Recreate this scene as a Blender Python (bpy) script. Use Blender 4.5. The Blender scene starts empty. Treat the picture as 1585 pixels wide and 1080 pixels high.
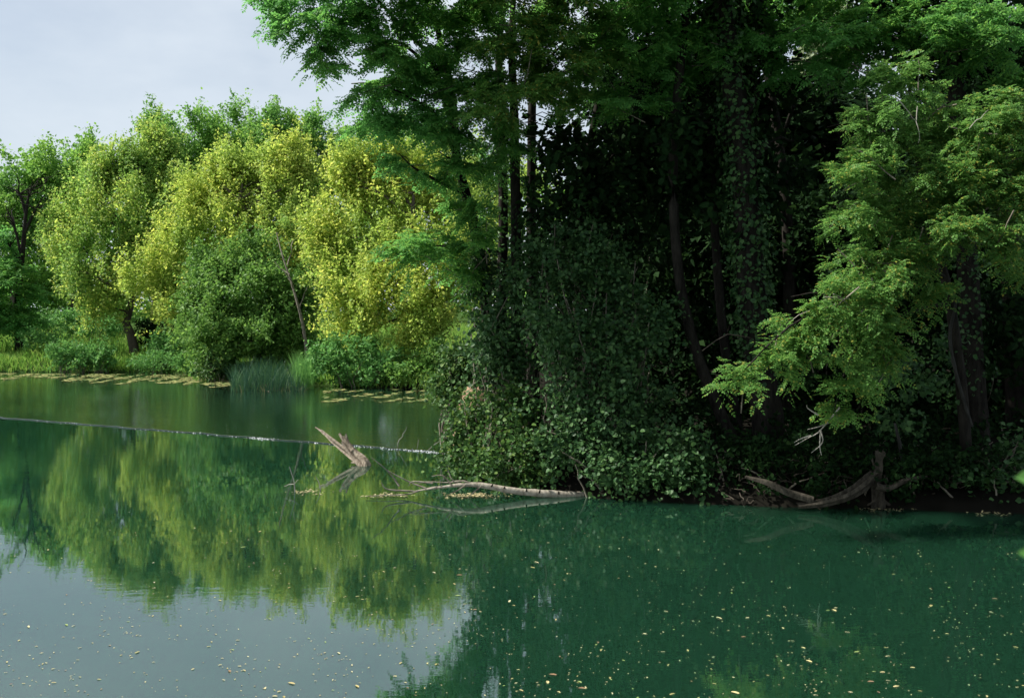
import bpy, math
import numpy as np
from mathutils import Vector

sc = bpy.context.scene
COL = sc.collection
RNG = np.random.default_rng(11)

# ------------------------------------------------------------------ camera
F = 1541.0                      # focal length in pixels of the 1585 px wide photograph
PITCH = math.radians(2.23)
CAM = np.array([0.0, 0.0, 3.0])
cam_data = bpy.data.cameras.new('camera')
cam_data.sensor_width = 36.0
cam_data.lens = 35.0
cam_data.clip_start = 0.05
cam_data.clip_end = 3000.0
cam_data.dof.use_dof = True
cam_data.dof.focus_distance = 26.0
cam_data.dof.aperture_fstop = 5.0
cam = bpy.data.objects.new('camera', cam_data)
COL.objects.link(cam)
cam.location = CAM
cam.rotation_euler = (math.radians(90) - PITCH, 0, 0)
sc.camera = cam

# ------------------------------------------------------------------ sky and sun
SUN_EL = math.radians(50)
SUN_AZ = math.radians(-84)      # measured from +Y (view direction), negative = towards the left
world = bpy.data.worlds.new('World')
sc.world = world
world.use_nodes = True
wt = world.node_tree
wt.nodes.clear()
w_out = wt.nodes.new('ShaderNodeOutputWorld')
w_bg = wt.nodes.new('ShaderNodeBackground')
w_sky = wt.nodes.new('ShaderNodeTexSky')
w_sky.sky_type = 'NISHITA'
w_sky.sun_disc = False
w_sky.sun_elevation = SUN_EL
w_sky.sun_rotation = SUN_AZ
w_sky.dust_density = 2.0
w_geo = wt.nodes.new('ShaderNodeTexCoord')
w_map = wt.nodes.new('ShaderNodeMapping')
w_map.inputs['Scale'].default_value = (1.0, 1.0, 2.2)
w_noise = wt.nodes.new('ShaderNodeTexNoise')
w_noise.inputs['Scale'].default_value = 2.6
w_noise.inputs['Detail'].default_value = 6.0
w_noise.inputs['Roughness'].default_value = 0.55
w_ramp = wt.nodes.new('ShaderNodeValToRGB')
w_ramp.color_ramp.elements[0].position = 0.35
w_ramp.color_ramp.elements[0].color = (0.48, 0.48, 0.48, 1)
w_ramp.color_ramp.elements[1].position = 0.70
w_ramp.color_ramp.elements[1].color = (1, 1, 1, 1)
w_mix = wt.nodes.new('ShaderNodeMixRGB')
w_mix.inputs['Color2'].default_value = (6.9, 7.6, 8.3, 1)       # thin veil of high cloud
wt.links.new(w_geo.outputs['Generated'], w_map.inputs['Vector'])
wt.links.new(w_map.outputs['Vector'], w_noise.inputs['Vector'])
wt.links.new(w_noise.outputs['Fac'], w_ramp.inputs['Fac'])
wt.links.new(w_ramp.outputs['Color'], w_mix.inputs['Fac'])
wt.links.new(w_sky.outputs['Color'], w_mix.inputs['Color1'])
wt.links.new(w_mix.outputs['Color'], w_bg.inputs['Color'])
w_bg.inputs['Strength'].default_value = 0.063
wt.links.new(w_bg.outputs['Background'], w_out.inputs['Surface'])

sun_data = bpy.data.lights.new('sun', 'SUN')
sun_data.energy = 5.0
sun_data.angle = math.radians(0.5)
sun_data.color = (1.0, 0.95, 0.86)
sun = bpy.data.objects.new('sun', sun_data)
COL.objects.link(sun)
sun.location = (-40, -10, 60)
_d = Vector((math.sin(SUN_AZ) * math.cos(SUN_EL), math.cos(SUN_AZ) * math.cos(SUN_EL), math.sin(SUN_EL)))
sun.rotation_euler = _d.to_track_quat('Z', 'Y').to_euler()

sc.view_settings.view_transform = 'Standard'
sc.view_settings.look = 'None'
sc.view_settings.exposure = 0.9
sc.view_settings.gamma = 1.0
sc.view_settings.use_curve_mapping = False
sc.render.engine = 'CYCLES'
sc.cycles.max_bounces = 6
sc.cycles.diffuse_bounces = 3
sc.cycles.transparent_max_bounces = 8


# ------------------------------------------------------------------ geometry helpers
def P(px, py, Y):
    """the point of the place that lies Y metres in front and shows at (px, py) in the photograph"""
    u = (px - 792.5) / F
    v = (540.0 - py) / F
    d = np.array([u, math.cos(PITCH) + v * math.sin(PITCH), -math.sin(PITCH) + v * math.cos(PITCH)])
    return CAM + d * (Y / d[1])


def W(px, py, z=0.0):
    """the point at height z seen at (px, py)"""
    u = (px - 792.5) / F
    v = (540.0 - py) / F
    d = np.array([u, math.cos(PITCH) + v * math.sin(PITCH), -math.sin(PITCH) + v * math.cos(PITCH)])
    return CAM + d * ((z - CAM[2]) / d[2])


def unit(a):
    a = np.asarray(a, float)
    n = np.linalg.norm(a, axis=-1, keepdims=True)
    return a / np.maximum(n, 1e-9)


class MB:
    """collects vertex and face arrays, links them as one mesh object"""
    def __init__(self):
        self.v = []
        self.f = {}
        self.n = 0

    def add(self, verts, faces):
        verts = np.asarray(verts, float).reshape(-1, 3)
        faces = np.asarray(faces, np.int64)
        self.v.append(verts)
        self.f.setdefault(faces.shape[1], []).append(faces + self.n)
        self.n += len(verts)

    def mesh(self, name, mat, smooth=False):
        me = bpy.data.meshes.new(name)
        V = np.concatenate(self.v) if self.v else np.zeros((0, 3))
        me.vertices.add(len(V))
        me.vertices.foreach_set('co', V.astype(np.float32).ravel())
        loops, starts, k = [], [], 0
        for size, fl in self.f.items():
            A = np.concatenate(fl)
            loops.append(A.ravel())
            starts.append(k + np.arange(len(A)) * size)
            k += A.size
        if loops:
            L = np.concatenate(loops).astype(np.int32)
            S = np.concatenate(starts).astype(np.int32)
            me.loops.add(len(L))
            me.loops.foreach_set('vertex_index', L)
            me.polygons.add(len(S))
            me.polygons.foreach_set('loop_start', S)
            me.update(calc_edges=True)
            me.polygons.foreach_set('use_smooth', np.full(len(S), smooth, bool))
        me.materials.append(mat)
        me.validate()
        return me

    def build(self, name, mat, parent=None, smooth=False):
        me = self.mesh(name, mat, smooth)
        o = bpy.data.objects.new(name, me)
        COL.objects.link(o)
        if parent is not None:
            o.parent = parent
            o.matrix_parent_inverse.identity()
            off = np.array(parent.location)
            if np.any(off):
                me.transform(__import__('mathutils').Matrix.Translation(-Vector(off)))
        return o


def tag(o, label=None, cat=None, group=None, kind=None):
    if label:
        o['label'] = label
    if cat:
        o['category'] = cat
    if group:
        o['group'] = group
    if kind:
        o['kind'] = kind
    return o


def thing(name, loc, label, cat, group=None):
    o = bpy.data.objects.new(name, None)
    o.empty_display_size = 0.3
    COL.objects.link(o)
    o.location = [float(c) for c in loc]
    return tag(o, label, cat, group)


def copy_tree(root, loc, rz, scale, label, group=None):
    r = root.copy()
    COL.objects.link(r)
    r.location = [float(c) for c in loc]
    r.rotation_euler = (0, 0, rz)
    r.scale = (scale, scale, scale) if np.isscalar(scale) else scale
    r['label'] = label
    if group:
        r['group'] = group
    for ch in root.children:
        c = ch.copy()
        COL.objects.link(c)
        c.parent = r
    return r


def smooth_path(pts, n):
    """Catmull-Rom through the points"""
    pts = np.asarray(pts, float)
    if len(pts) == 2:
        t = np.linspace(0, 1, n)[:, None]
        return pts[0] * (1 - t) + pts[1] * t
    Pm = np.vstack([2 * pts[0] - pts[1], pts, 2 * pts[-1] - pts[-2]])
    ts = np.linspace(0, len(pts) - 1 - 1e-6, n)
    i = ts.astype(int)
    t = (ts - i)[:, None]
    p0, p1, p2, p3 = Pm[i], Pm[i + 1], Pm[i + 2], Pm[i + 3]
    return 0.5 * (2 * p1 + (p2 - p0) * t + (2 * p0 - 5 * p1 + 4 * p2 - p3) * t ** 2 + (3 * p1 - p0 - 3 * p2 + p3) * t ** 3)


def tube(mb, pts, radii, sides=7, rough=0.0, rng=RNG, cap=True):
    pts = np.asarray(pts, float)
    n = len(pts)
    radii = np.broadcast_to(np.asarray(radii, float), (n,)) if np.ndim(radii) == 0 else np.interp(
        np.linspace(0, 1, n), np.linspace(0, 1, len(radii)), radii)
    tan = unit(np.gradient(pts, axis=0))
    ref = np.array([0.0, 0, 1]) if abs(tan[0, 2]) < 0.9 else np.array([1.0, 0, 0])
    a = unit(np.cross(tan, ref))
    b = np.cross(tan, a)
    th = np.linspace(0, 2 * math.pi, sides, endpoint=False)
    r = radii[:, None] * (1 + rough * rng.normal(size=(n, sides)) * 0.5 + rough * np.sin(3 * th)[None] * 0.5)
    V = pts[:, None] + r[..., None] * (np.cos(th)[None, :, None] * a[:, None] + np.sin(th)[None, :, None] * b[:, None])
    idx = np.arange(n * sides).reshape(n, sides)
    q = np.stack([idx[:-1], np.roll(idx[:-1], -1, 1), np.roll(idx[1:], -1, 1), idx[1:]], -1).reshape(-1, 4)
    mb.add(V.reshape(-1, 3), q)
    if cap:
        for row, flip in ((0, True), (n - 1, False)):
            c = pts[row] + tan[row] * (radii[row] * (0.3 if row else -0.3))
            vs = np.vstack([V[row], c[None]])
            k = np.arange(sides)
            t = np.stack([k, np.roll(k, -1), np.full(sides, sides)], 1)
            mb.add(vs, t[:, ::-1] if flip else t)


def wiggle(p0, p1, n, amp, rng, sag=0.0):
    t = np.linspace(0, 1, n)[:, None]
    p = np.asarray(p0) * (1 - t) + np.asarray(p1) * t
    L = np.linalg.norm(np.asarray(p1) - np.asarray(p0))
    k = rng.normal(size=(n, 3)) * amp * L
    k = np.cumsum(k, 0)
    k -= k[0] * (1 - t) + k[-1] * t
    p = p + k * np.sin(np.pi * t)
    p[:, 2] += sag * L * np.sin(np.pi * t[:, 0])
    return p


# leaf outlines, length 1 along x from the stalk, y sideways, z fold
LEAF = {
    'diamond': (np.array([[0, 0, 0], [0.42, -0.34, 0.07], [1, 0, -0.06], [0.42, 0.34, 0.07]]), [[0, 1, 2, 3]]),
    'oval': (np.array([[0, 0, 0], [0.25, -0.30, 0.05], [0.65, -0.30, 0.04], [1, 0, -0.08], [0.65, 0.30, 0.04], [0.25, 0.30, 0.05]]),
             [[0, 1, 2, 3], [0, 3, 4, 5]]),
    'lobed': (np.array([[0, 0, 0], [0.08, -0.42, 0.06], [0.52, -0.46, 0.05], [1, 0, -0.10], [0.52, 0.46, 0.05], [0.08, 0.42, 0.06]]),
              [[0, 1, 2, 3], [0, 3, 4, 5]]),
    'narrow': (np.array([[0, 0, 0], [0.4, -0.2, 0.04], [1, 0, -0.05], [0.4, 0.2, 0.04]]), [[0, 1, 2, 3]]),
}


def leaves(mb, pos, axis, normal, size, shape='diamond'):
    base, faces = LEAF[shape]
    axis = unit(axis)
    side = unit(np.cross(normal, axis))
    nrm = np.cross(axis, side)
    size = np.broadcast_to(size, (len(pos),))
    V = (pos[:, None] + size[:, None, None] * (base[None, :, 0:1] * axis[:, None] + base[None, :, 1:2] * side[:, None]
                                              + base[None, :, 2:3] * nrm[:, None]))
    k = len(base)
    Fq = (np.asarray(faces)[None] + (np.arange(len(pos)) * k)[:, None, None]).reshape(-1, 4)
    mb.add(V.reshape(-1, 3), Fq)


def sphere_dirs(n, rng):
    return unit(rng.normal(size=(n, 3)))


def L(px, py, Y, rx, ry, rd=None):
    """a lobe of a crown: centre seen at (px, py), Y metres away, half width and half height given at that distance in pixels"""
    s = Y / F
    return (P(px, py, Y), np.array([rx * s, (rd if rd else 0.8 * rx * s), ry * s]))


def clump_points(lobes, per_m2, rng, inner=0.35):
    """clump centres spread through the outer part of the lobes; returns points and outward directions"""
    pts, outs = [], []
    for c, r in lobes:
        area = 4 * math.pi * (((r[0] * r[1]) ** 1.6 + (r[0] * r[2]) ** 1.6 + (r[1] * r[2]) ** 1.6) / 3) ** (1 / 1.6)
        n = max(4, int(area * per_m2))
        d = sphere_dirs(n, rng)
        rad = np.where(rng.random(n) < inner, rng.uniform(0.25, 0.8, n), rng.uniform(0.8, 1.08, n))
        p = c + d * r * rad[:, None]
        keep = np.ones(n, bool)
        for c2, r2 in lobes:
            if c2 is c:
                continue
            keep &= (np.linalg.norm((p - c2) / r2, axis=1) > 0.55) | (rng.random(n) < 0.15)
        pts.append(p[keep])
        outs.append(unit(d / r)[keep])
    return np.concatenate(pts), np.concatenate(outs)


def split_lobes(lobes, k, rng, size=0.5):
    """breaks each lobe into k smaller clumps on its surface plus a smaller core"""
    out = []
    for c, r in lobes:
        out.append((c, r * 0.5))
        d = sphere_dirs(k, rng)
        for i in range(k):
            out.append((c + d[i] * r * rng.uniform(0.5, 0.85), r * size * rng.uniform(0.5, 1.1) * np.array([1, 1, rng.uniform(0.8, 1.25)])))
    return out


def broadleaf_crown(mb, lobes, rng, per_m2=2.2, sprigs=6, sprig_len=0.55, per_sprig=14, size=0.15, up=0.6, shape='diamond',
                    spread=0.10, inner=0.35, droop=0.0, split=0, flat=0.7, nrand=0.55, lump=0.5, plumes=0, plume_len=1.3, plume_up=1.0):
    if split:
        lobes = split_lobes(lobes, split, rng, lump)
    pts, outs = clump_points(lobes, per_m2, rng, inner)
    n = len(pts)
    # sprigs: short shoots leaving each clump outwards and upwards
    d = unit(outs[:, None] * 0.7 + np.array([0, 0, up]) + rng.normal(size=(n, sprigs, 3)) * 0.55)
    ln = sprig_len * rng.uniform(0.5, 1.5, size=(n, sprigs))
    st = pts[:, None] + rng.normal(size=(n, sprigs, 3)) * 0.22 * sprig_len
    t = rng.uniform(0, 1, size=(n, sprigs, per_sprig))
    p = st[:, :, None] + d[:, :, None] * (ln[..., None] * t)[..., None]
    p = p + rng.normal(size=p.shape) * spread
    p[..., 2] -= droop * t ** 2 * ln[..., None]
    p = p.reshape(-1, 3)
    o = np.broadcast_to(outs[:, None, None], (n, sprigs, per_sprig, 3)).reshape(-1, 3)
    dd = np.broadcast_to(d[:, :, None], (n, sprigs, per_sprig, 3)).reshape(-1, 3)
    ax = unit(dd * 0.5 + rng.normal(size=p.shape) * 0.7 + np.array([0, 0, -0.25]))
    nr = unit(o * 0.6 + np.array([0, 0, flat]) + rng.normal(size=p.shape) * nrand)
    leaves(mb, p, ax, nr, size * rng.uniform(0.6, 1.35, len(p)), shape)
    if plumes:                                            # long leafy shoots standing out of the crown
        k = rng.choice(n, plumes, p=(np.clip(outs[:, 2] + 0.55, 0.05, None)) / np.clip(outs[:, 2] + 0.55, 0.05, None).sum())
        m = 46
        d = unit(np.array([0, 0, plume_up]) + outs[k] * 0.6 + rng.normal(size=(plumes, 3)) * 0.2)
        ln = plume_len * rng.uniform(0.5, 1.5, plumes)
        t = rng.uniform(0, 1, (plumes, m)) ** 0.8
        w = 0.24 * (1 - 0.75 * t)
        p = pts[k][:, None] + d[:, None] * (ln[:, None] * t)[..., None] + rng.normal(size=(plumes, m, 3)) * w[..., None]
        p = p.reshape(-1, 3)
        leaves(mb, p, rng.normal(size=p.shape) * 0.7 + [0, 0, -0.2], np.repeat(outs[k], m, 0) * 0.5 + [0, 0, 0.7] + rng.normal(size=p.shape) * 0.5,
               size * rng.uniform(0.6, 1.3, len(p)), shape)
    return pts


def compound_leaves(mb, pos, axis, normal, length, rng, pairs=5, lw=0.36):
    """pinnate leaves: a drooping midrib with pairs of small oval leaflets"""
    n = len(pos)
    axis = unit(axis)
    side = unit(np.cross(normal, axis))
    nrm = np.cross(axis, side)
    length = np.broadcast_to(length, (n,))
    ts = (np.arange(pairs) + 0.7) / (pairs + 0.2)
    bend = rng.uniform(0.12, 0.4, n)
    allp, alla, alln, alls = [], [], [], []
    for t in ts:
        c = pos + axis * (length * t)[:, None] - np.array([0, 0, 1.0]) * (length * bend * t * t)[:, None]
        for s in (-1, 1):
            a = unit(axis * 0.45 + s * side + np.array([0, 0, -0.25]) + rng.normal(size=(n, 3)) * 0.15)
            allp.append(c); alla.append(a); alln.append(nrm + rng.normal(size=(n, 3)) * 0.25)
            alls.append(length * lw * rng.uniform(0.8, 1.15, n) * (1.0 - 0.25 * abs(t - 0.45)))
    c = pos + axis * length[:, None] - np.array([0, 0, 1.0]) * (length * bend)[:, None]
    allp.append(c); alla.append(unit(axis + np.array([0, 0, -0.4]))); alln.append(nrm); alls.append(length * lw)
    leaves(mb, np.concatenate(allp), np.concatenate(alla), np.concatenate(alln), np.concatenate(alls), 'diamond')


def locust_crown(mb, twigmb, lobes, rng, per_m2=2.0, twigs=5, twig_len=0.75, per_twig=9, leaf_len=0.25, pairs=5, inner=0.4, flat=0.35,
                 twig_share=0.35, lw=0.36, zr=0.32):
    pts, outs = clump_points(lobes, per_m2, rng, inner)
    n = len(pts)
    h = outs * np.array([1, 1, flat])
    d = unit(unit(h)[:, None] + rng.normal(size=(n, twigs, 3)) * np.array([0.7, 0.7, zr]) + np.array([0, 0, 0.12]))
    ln = twig_len * rng.uniform(0.55, 1.35, size=(n, twigs))
    st = np.broadcast_to(pts[:, None] - d * ln[..., None] * 0.4, d.shape)
    # leaves alternate along the twig
    k = np.arange(per_twig)
    t = (k + 0.6) / per_twig
    sg = np.where(k % 2, 1.0, -1.0)
    sideh = unit(np.cross(d, np.array([0, 0, 1.0])))
    p = st[:, :, None] + d[:, :, None] * (ln[..., None] * t)[..., None]
    p = p + 0
    p[..., 2] -= 0.28 * ln[..., None] * t ** 2
    ax = unit(d[:, :, None] * 0.55 + sideh[:, :, None] * sg[None, None, :, None] * 0.9 + np.array([0, 0, -0.18])
              + rng.normal(size=p.shape) * 0.25)
    nr = unit(np.array([0, 0, 1.0]) + rng.normal(size=p.shape) * 0.5 + outs[:, None, None] * 0.25)
    p = p.reshape(-1, 3)
    compound_leaves(mb, p, ax.reshape(-1, 3), nr.reshape(-1, 3), leaf_len * rng.uniform(0.7, 1.25, len(p)), rng, pairs, lw)
    if twigmb is not None:
        for i in range(n):
            if rng.random() < twig_share:
                a = st[i, 0]
                b = a + d[i, 0] * ln[i, 0] + np.array([0, 0, -0.28 * ln[i, 0]])
                tube(twigmb, wiggle(a - d[i, 0] * 0.3, b, 4, 0.05, rng), [0.012, 0.005], 3, cap=False)
    return pts


def limb_net(mb, trunk, lobes, rng, r0=0.06, sides=5, sub=3, up_from=0.35):
    """limbs from the trunk to the middle of each lobe, with forks towards its surface"""
    trunk = np.asarray(trunk)
    for c, r in lobes:
        # leave the trunk below the lobe
        z = trunk[:, 2]
        dist = np.linalg.norm(trunk[:, :2] - c[:2], axis=1)
        target = c[2] - 0.6 * dist
        i = int(np.argmin(np.abs(z - target)))
        i = max(i, int(len(trunk) * up_from))
        a = trunk[i]
        mid = (a + c) / 2 + np.array([0, 0, 0.08 * np.linalg.norm(c - a)])
        path = smooth_path([a, mid + rng.normal(size=3) * 0.1 * np.linalg.norm(c - a), c], 8)
        tube(mb, path, [r0, r0 * 0.45], sides, cap=False)
        for _ in range(sub):
            d = sphere_dirs(1, rng)[0]
            d[2] = abs(d[2]) * 0.8
            e = c + unit(d) * r * 0.85
            s = path[rng.integers(4, 8)]
            tube(mb, wiggle(s, e, 6, 0.06, rng, 0.05), [r0 * 0.4, r0 * 0.12], 4, cap=False)


# ------------------------------------------------------------------ materials
def new_mat(name):
    m = bpy.data.materials.new(name)
    m.use_nodes = True
    nt = m.node_tree
    nt.nodes.clear()
    return m, nt, nt.nodes.new('ShaderNodeOutputMaterial')


def leaf_mat(name, cols, trans=0.4, tcol=None, gloss=0.5, noise_scale=0.35, patch=None, rough=0.5):
    """cols: colours picked leaf by leaf; patch: second colour that takes over in patches of the crown"""
    m, nt, out = new_mat(name)
    N, Lk = nt.nodes, nt.links
    geo = N.new('ShaderNodeNewGeometry')
    ramp = N.new('ShaderNodeValToRGB')
    ramp.color_ramp.interpolation = 'LINEAR'
    els = ramp.color_ramp.elements
    while len(els) < len(cols):
        els.new(0.5)
    for i, c in enumerate(cols):
        els[i].position = i / (len(cols) - 1)
        els[i].color = (*c, 1)
    Lk.new(geo.outputs['Random Per Island'], ramp.inputs['Fac'])
    col = ramp.outputs['Color']
    if patch:
        tc = N.new('ShaderNodeTexCoord')
        nz = N.new('ShaderNodeTexNoise')
        nz.inputs['Scale'].default_value = noise_scale
        nz.inputs['Detail'].default_value = 3
        rp = N.new('ShaderNodeValToRGB')
        rp.color_ramp.elements[0].position = 0.42
        rp.color_ramp.elements[1].position = 0.62
        mx = N.new('ShaderNodeMixRGB')
        mx.inputs['Color2'].default_value = (*patch, 1)
        mul = N.new('ShaderNodeMath')
        mul.operation = 'MULTIPLY'
        mul.inputs[1].default_value = 0.75
        Lk.new(tc.outputs['Object'], nz.inputs['Vector'])
        Lk.new(nz.outputs['Fac'], rp.inputs['Fac'])
        Lk.new(rp.outputs['Color'], mul.inputs[0])
        Lk.new(mul.outputs[0], mx.inputs['Fac'])
        Lk.new(col, mx.inputs['Color1'])
        col = mx.outputs['Color']
    bs = N.new('ShaderNodeBsdfPrincipled')
    bs.inputs['Roughness'].default_value = rough
    bs.inputs['Specular IOR Level'].default_value = gloss
    tr = N.new('ShaderNodeBsdfTranslucent')
    hs = N.new('ShaderNodeHueSaturation')
    hs.inputs['Saturation'].default_value = 1.0
    hs.inputs['Value'].default_value = 1.25
    hs.inputs['Hue'].default_value = 0.49
    mix = N.new('ShaderNodeMixShader')
    mix.inputs['Fac'].default_value = trans
    Lk.new(col, bs.inputs['Base Color'])
    Lk.new(col, hs.inputs['Color'])
    Lk.new(hs.outputs['Color'], tr.inputs['Color'])
    Lk.new(bs.outputs[0], mix.inputs[1])
    Lk.new(tr.outputs[0], mix.inputs[2])
    Lk.new(mix.outputs[0], out.inputs['Surface'])
    return m


def bark_mat(name, c1, c2, scale=6.0, stretch=0.25, bump=0.02, moss=None):
    m, nt, out = new_mat(name)
    N, Lk = nt.nodes, nt.links
    tc = N.new('ShaderNodeTexCoord')
    mp = N.new('ShaderNodeMapping')
    mp.inputs['Scale'].default_value = (1, 1, stretch)
    nz = N.new('ShaderNodeTexNoise')
    nz.inputs['Scale'].default_value = scale * 2
    nz.inputs['Detail'].default_value = 8
    nz.inputs['Roughness'].default_value = 0.7
    vr = N.new('ShaderNodeTexVoronoi')
    vr.inputs['Scale'].default_value = scale * 3
    ramp = N.new('ShaderNodeValToRGB')
    ramp.color_ramp.elements[0].position = 0.35
    ramp.color_ramp.elements[0].color = (*c1, 1)
    ramp.color_ramp.elements[1].position = 0.68
    ramp.color_ramp.elements[1].color = (*c2, 1)
    add = N.new('ShaderNodeMath')
    add.operation = 'MULTIPLY_ADD'
    add.inputs[1].default_value = 0.5
    bp = N.new('ShaderNodeBump')
    bp.inputs['Strength'].default_value = 0.9
    bp.inputs['Distance'].default_value = bump
    bs = N.new('ShaderNodeBsdfPrincipled')
    bs.inputs['Roughness'].default_value = 0.9
    bs.inputs['Specular IOR Level'].default_value = 0.05
    Lk.new(tc.outputs['Object'], mp.inputs['Vector'])
    Lk.new(mp.outputs[0], nz.inputs['Vector'])
    Lk.new(mp.outputs[0], vr.inputs['Vector'])
    Lk.new(nz.outputs['Fac'], ramp.inputs['Fac'])
    Lk.new(vr.outputs['Distance'], add.inputs[0])
    Lk.new(nz.outputs['Fac'], add.inputs[2])
    Lk.new(add.outputs[0], bp.inputs['Height'])
    Lk.new(bp.outputs[0], bs.inputs['Normal'])
    Lk.new(ramp.outputs['Color'], bs.inputs['Base Color'])
    Lk.new(bs.outputs[0], out.inputs['Surface'])
    return m


def plain_mat(name, c1, c2, scale=8.0, rough=0.9, island=False, spec=0.2):
    m, nt, out = new_mat(name)
    N, Lk = nt.nodes, nt.links
    ramp = N.new('ShaderNodeValToRGB')
    ramp.color_ramp.elements[0].color = (*c1, 1)
    ramp.color_ramp.elements[1].color = (*c2, 1)
    if island:
        g = N.new('ShaderNodeNewGeometry')
        Lk.new(g.outputs['Random Per Island'], ramp.inputs['Fac'])
    else:
        tc = N.new('ShaderNodeTexCoord')
        nz = N.new('ShaderNodeTexNoise')
        nz.inputs['Scale'].default_value = scale
        nz.inputs['Detail'].default_value = 6
        ramp.color_ramp.elements[0].position = 0.3
        ramp.color_ramp.elements[1].position = 0.7
        Lk.new(tc.outputs['Object'], nz.inputs['Vector'])
        Lk.new(nz.outputs['Fac'], ramp.inputs['Fac'])
    bs = N.new('ShaderNodeBsdfPrincipled')
    bs.inputs['Roughness'].default_value = rough
    bs.inputs['Specular IOR Level'].default_value = spec
    Lk.new(ramp.outputs['Color'], bs.inputs['Base Color'])
    Lk.new(bs.outputs[0], out.inputs['Surface'])
    return m


def water_mat(name, body, ior, waves, patch=0.0, tint=(1, 1, 1)):
    """opaque silty water: a green body under a rippled reflecting surface; waves: (scale, height in metres) pairs"""
    m, nt, out = new_mat(name)
    N, Lk = nt.nodes, nt.links
    tc = N.new('ShaderNodeTexCoord')
    h = None
    for sx, sy, amp in waves:
        mp = N.new('ShaderNodeMapping')
        mp.inputs['Scale'].default_value = (sx, sy, 1)
        nz = N.new('ShaderNodeTexNoise')
        nz.inputs['Scale'].default_value = 1.0
        nz.inputs['Detail'].default_value = 2.0
        ml = N.new('ShaderNodeMath')
        ml.operation = 'MULTIPLY'
        ml.inputs[1].default_value = amp
        Lk.new(tc.outputs['Object'], mp.inputs['Vector'])
        Lk.new(mp.outputs[0], nz.inputs['Vector'])
        Lk.new(nz.outputs['Fac'], ml.inputs[0])
        if h is None:
            h = ml.outputs[0]
        else:
            ad = N.new('ShaderNodeMath')
            Lk.new(h, ad.inputs[0])
            Lk.new(ml.outputs[0], ad.inputs[1])
            h = ad.outputs[0]
    if patch:
        nz = N.new('ShaderNodeTexNoise')
        nz.inputs['Scale'].default_value = 0.12
        nz.inputs['Detail'].default_value = 2
        mr = N.new('ShaderNodeMapRange')
        mr.inputs['From Min'].default_value = 0.4
        mr.inputs['From Max'].default_value = 0.65
        mr.inputs['To Min'].default_value = 1.0 - patch
        mr.inputs['To Max'].default_value = 1.0 + patch
        ml = N.new('ShaderNodeMath')
        ml.operation = 'MULTIPLY'
        Lk.new(tc.outputs['Object'], nz.inputs['Vector'])
        Lk.new(nz.outputs['Fac'], mr.inputs['Value'])
        Lk.new(mr.outputs[0], ml.inputs[0])
        Lk.new(h, ml.inputs[1])
        h = ml.outputs[0]
    bp = N.new('ShaderNodeBump')
    bp.inputs['Strength'].default_value = 1.0
    bp.inputs['Distance'].default_value = 1.0
    Lk.new(h, bp.inputs['Height'])
    df = N.new('ShaderNodeSubsurfaceScattering')        # silt in the water spreads the light sideways
    df.falloff = 'BURLEY'
    df.inputs['Color'].default_value = (*body, 1)
    df.inputs['Scale'].default_value = 1.2
    df.inputs['Radius'].default_value = (1.0, 1.0, 1.0)
    gl = N.new('ShaderNodeBsdfGlossy')
    gl.inputs['Roughness'].default_value = 0.015
    gl.inputs['Color'].default_value = (*tint, 1)
    fr = N.new('ShaderNodeFresnel')
    fr.inputs['IOR'].default_value = ior
    mx = N.new('ShaderNodeMixShader')
    Lk.new(bp.outputs[0], gl.inputs['Normal'])
    Lk.new(bp.outputs[0], fr.inputs['Normal'])
    Lk.new(fr.outputs[0], mx.inputs['Fac'])
    Lk.new(df.outputs[0], mx.inputs[1])
    Lk.new(gl.outputs[0], mx.inputs[2])
    Lk.new(mx.outputs[0], out.inputs['Surface'])
    return m


M = {}
M['maple'] = leaf_mat('maple_leaf', [(0.14, 0.28, 0.05), (0.27, 0.42, 0.075), (0.50, 0.56, 0.12)], 0.52, gloss=0.2, patch=(0.13, 0.29, 0.06))
M['maple_yellow'] = leaf_mat('maple_leaf_yellow', [(0.20, 0.33, 0.05), (0.38, 0.49, 0.085), (0.60, 0.63, 0.14)], 0.52, gloss=0.2, patch=(0.23, 0.38, 0.07))
M['far_green'] = leaf_mat('far_leaf', [(0.10, 0.25, 0.045), (0.18, 0.36, 0.06), (0.26, 0.45, 0.08)], 0.5, gloss=0.15, patch=(0.10, 0.26, 0.06))
M['silver'] = leaf_mat('silvery_leaf', [(0.20, 0.27, 0.14), (0.32, 0.38, 0.24), (0.25, 0.34, 0.12)], 0.45, gloss=0.3)
M['mid_green'] = leaf_mat('shore_bush_leaf', [(0.06, 0.16, 0.03), (0.11, 0.24, 0.045), (0.18, 0.33, 0.07)], 0.45, gloss=0.2)
M['locust'] = leaf_mat('locust_leaf', [(0.055, 0.19, 0.045), (0.10, 0.27, 0.055), (0.16, 0.33, 0.06)], 0.62, gloss=0.15, patch=(0.09, 0.28, 0.07))
M['locust_pale'] = leaf_mat('locust_leaf_pale', [(0.06, 0.17, 0.035), (0.09, 0.22, 0.045), (0.11, 0.25, 0.05), (0.07, 0.19, 0.04), (0.15, 0.29, 0.06), (0.10, 0.24, 0.05), (0.12, 0.26, 0.05), (0.40, 0.36, 0.07)], 0.5, gloss=0.2, patch=(0.12, 0.27, 0.06))
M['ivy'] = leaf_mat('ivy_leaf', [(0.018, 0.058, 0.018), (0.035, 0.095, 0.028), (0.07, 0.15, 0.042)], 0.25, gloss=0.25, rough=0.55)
M['bramble'] = leaf_mat('bramble_leaf', [(0.018, 0.06, 0.015), (0.035, 0.095, 0.022), (0.05, 0.12, 0.026), (0.03, 0.08, 0.02), (0.07, 0.16, 0.032), (0.12, 0.19, 0.04)], 0.32, gloss=0.25, rough=0.55)
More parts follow.
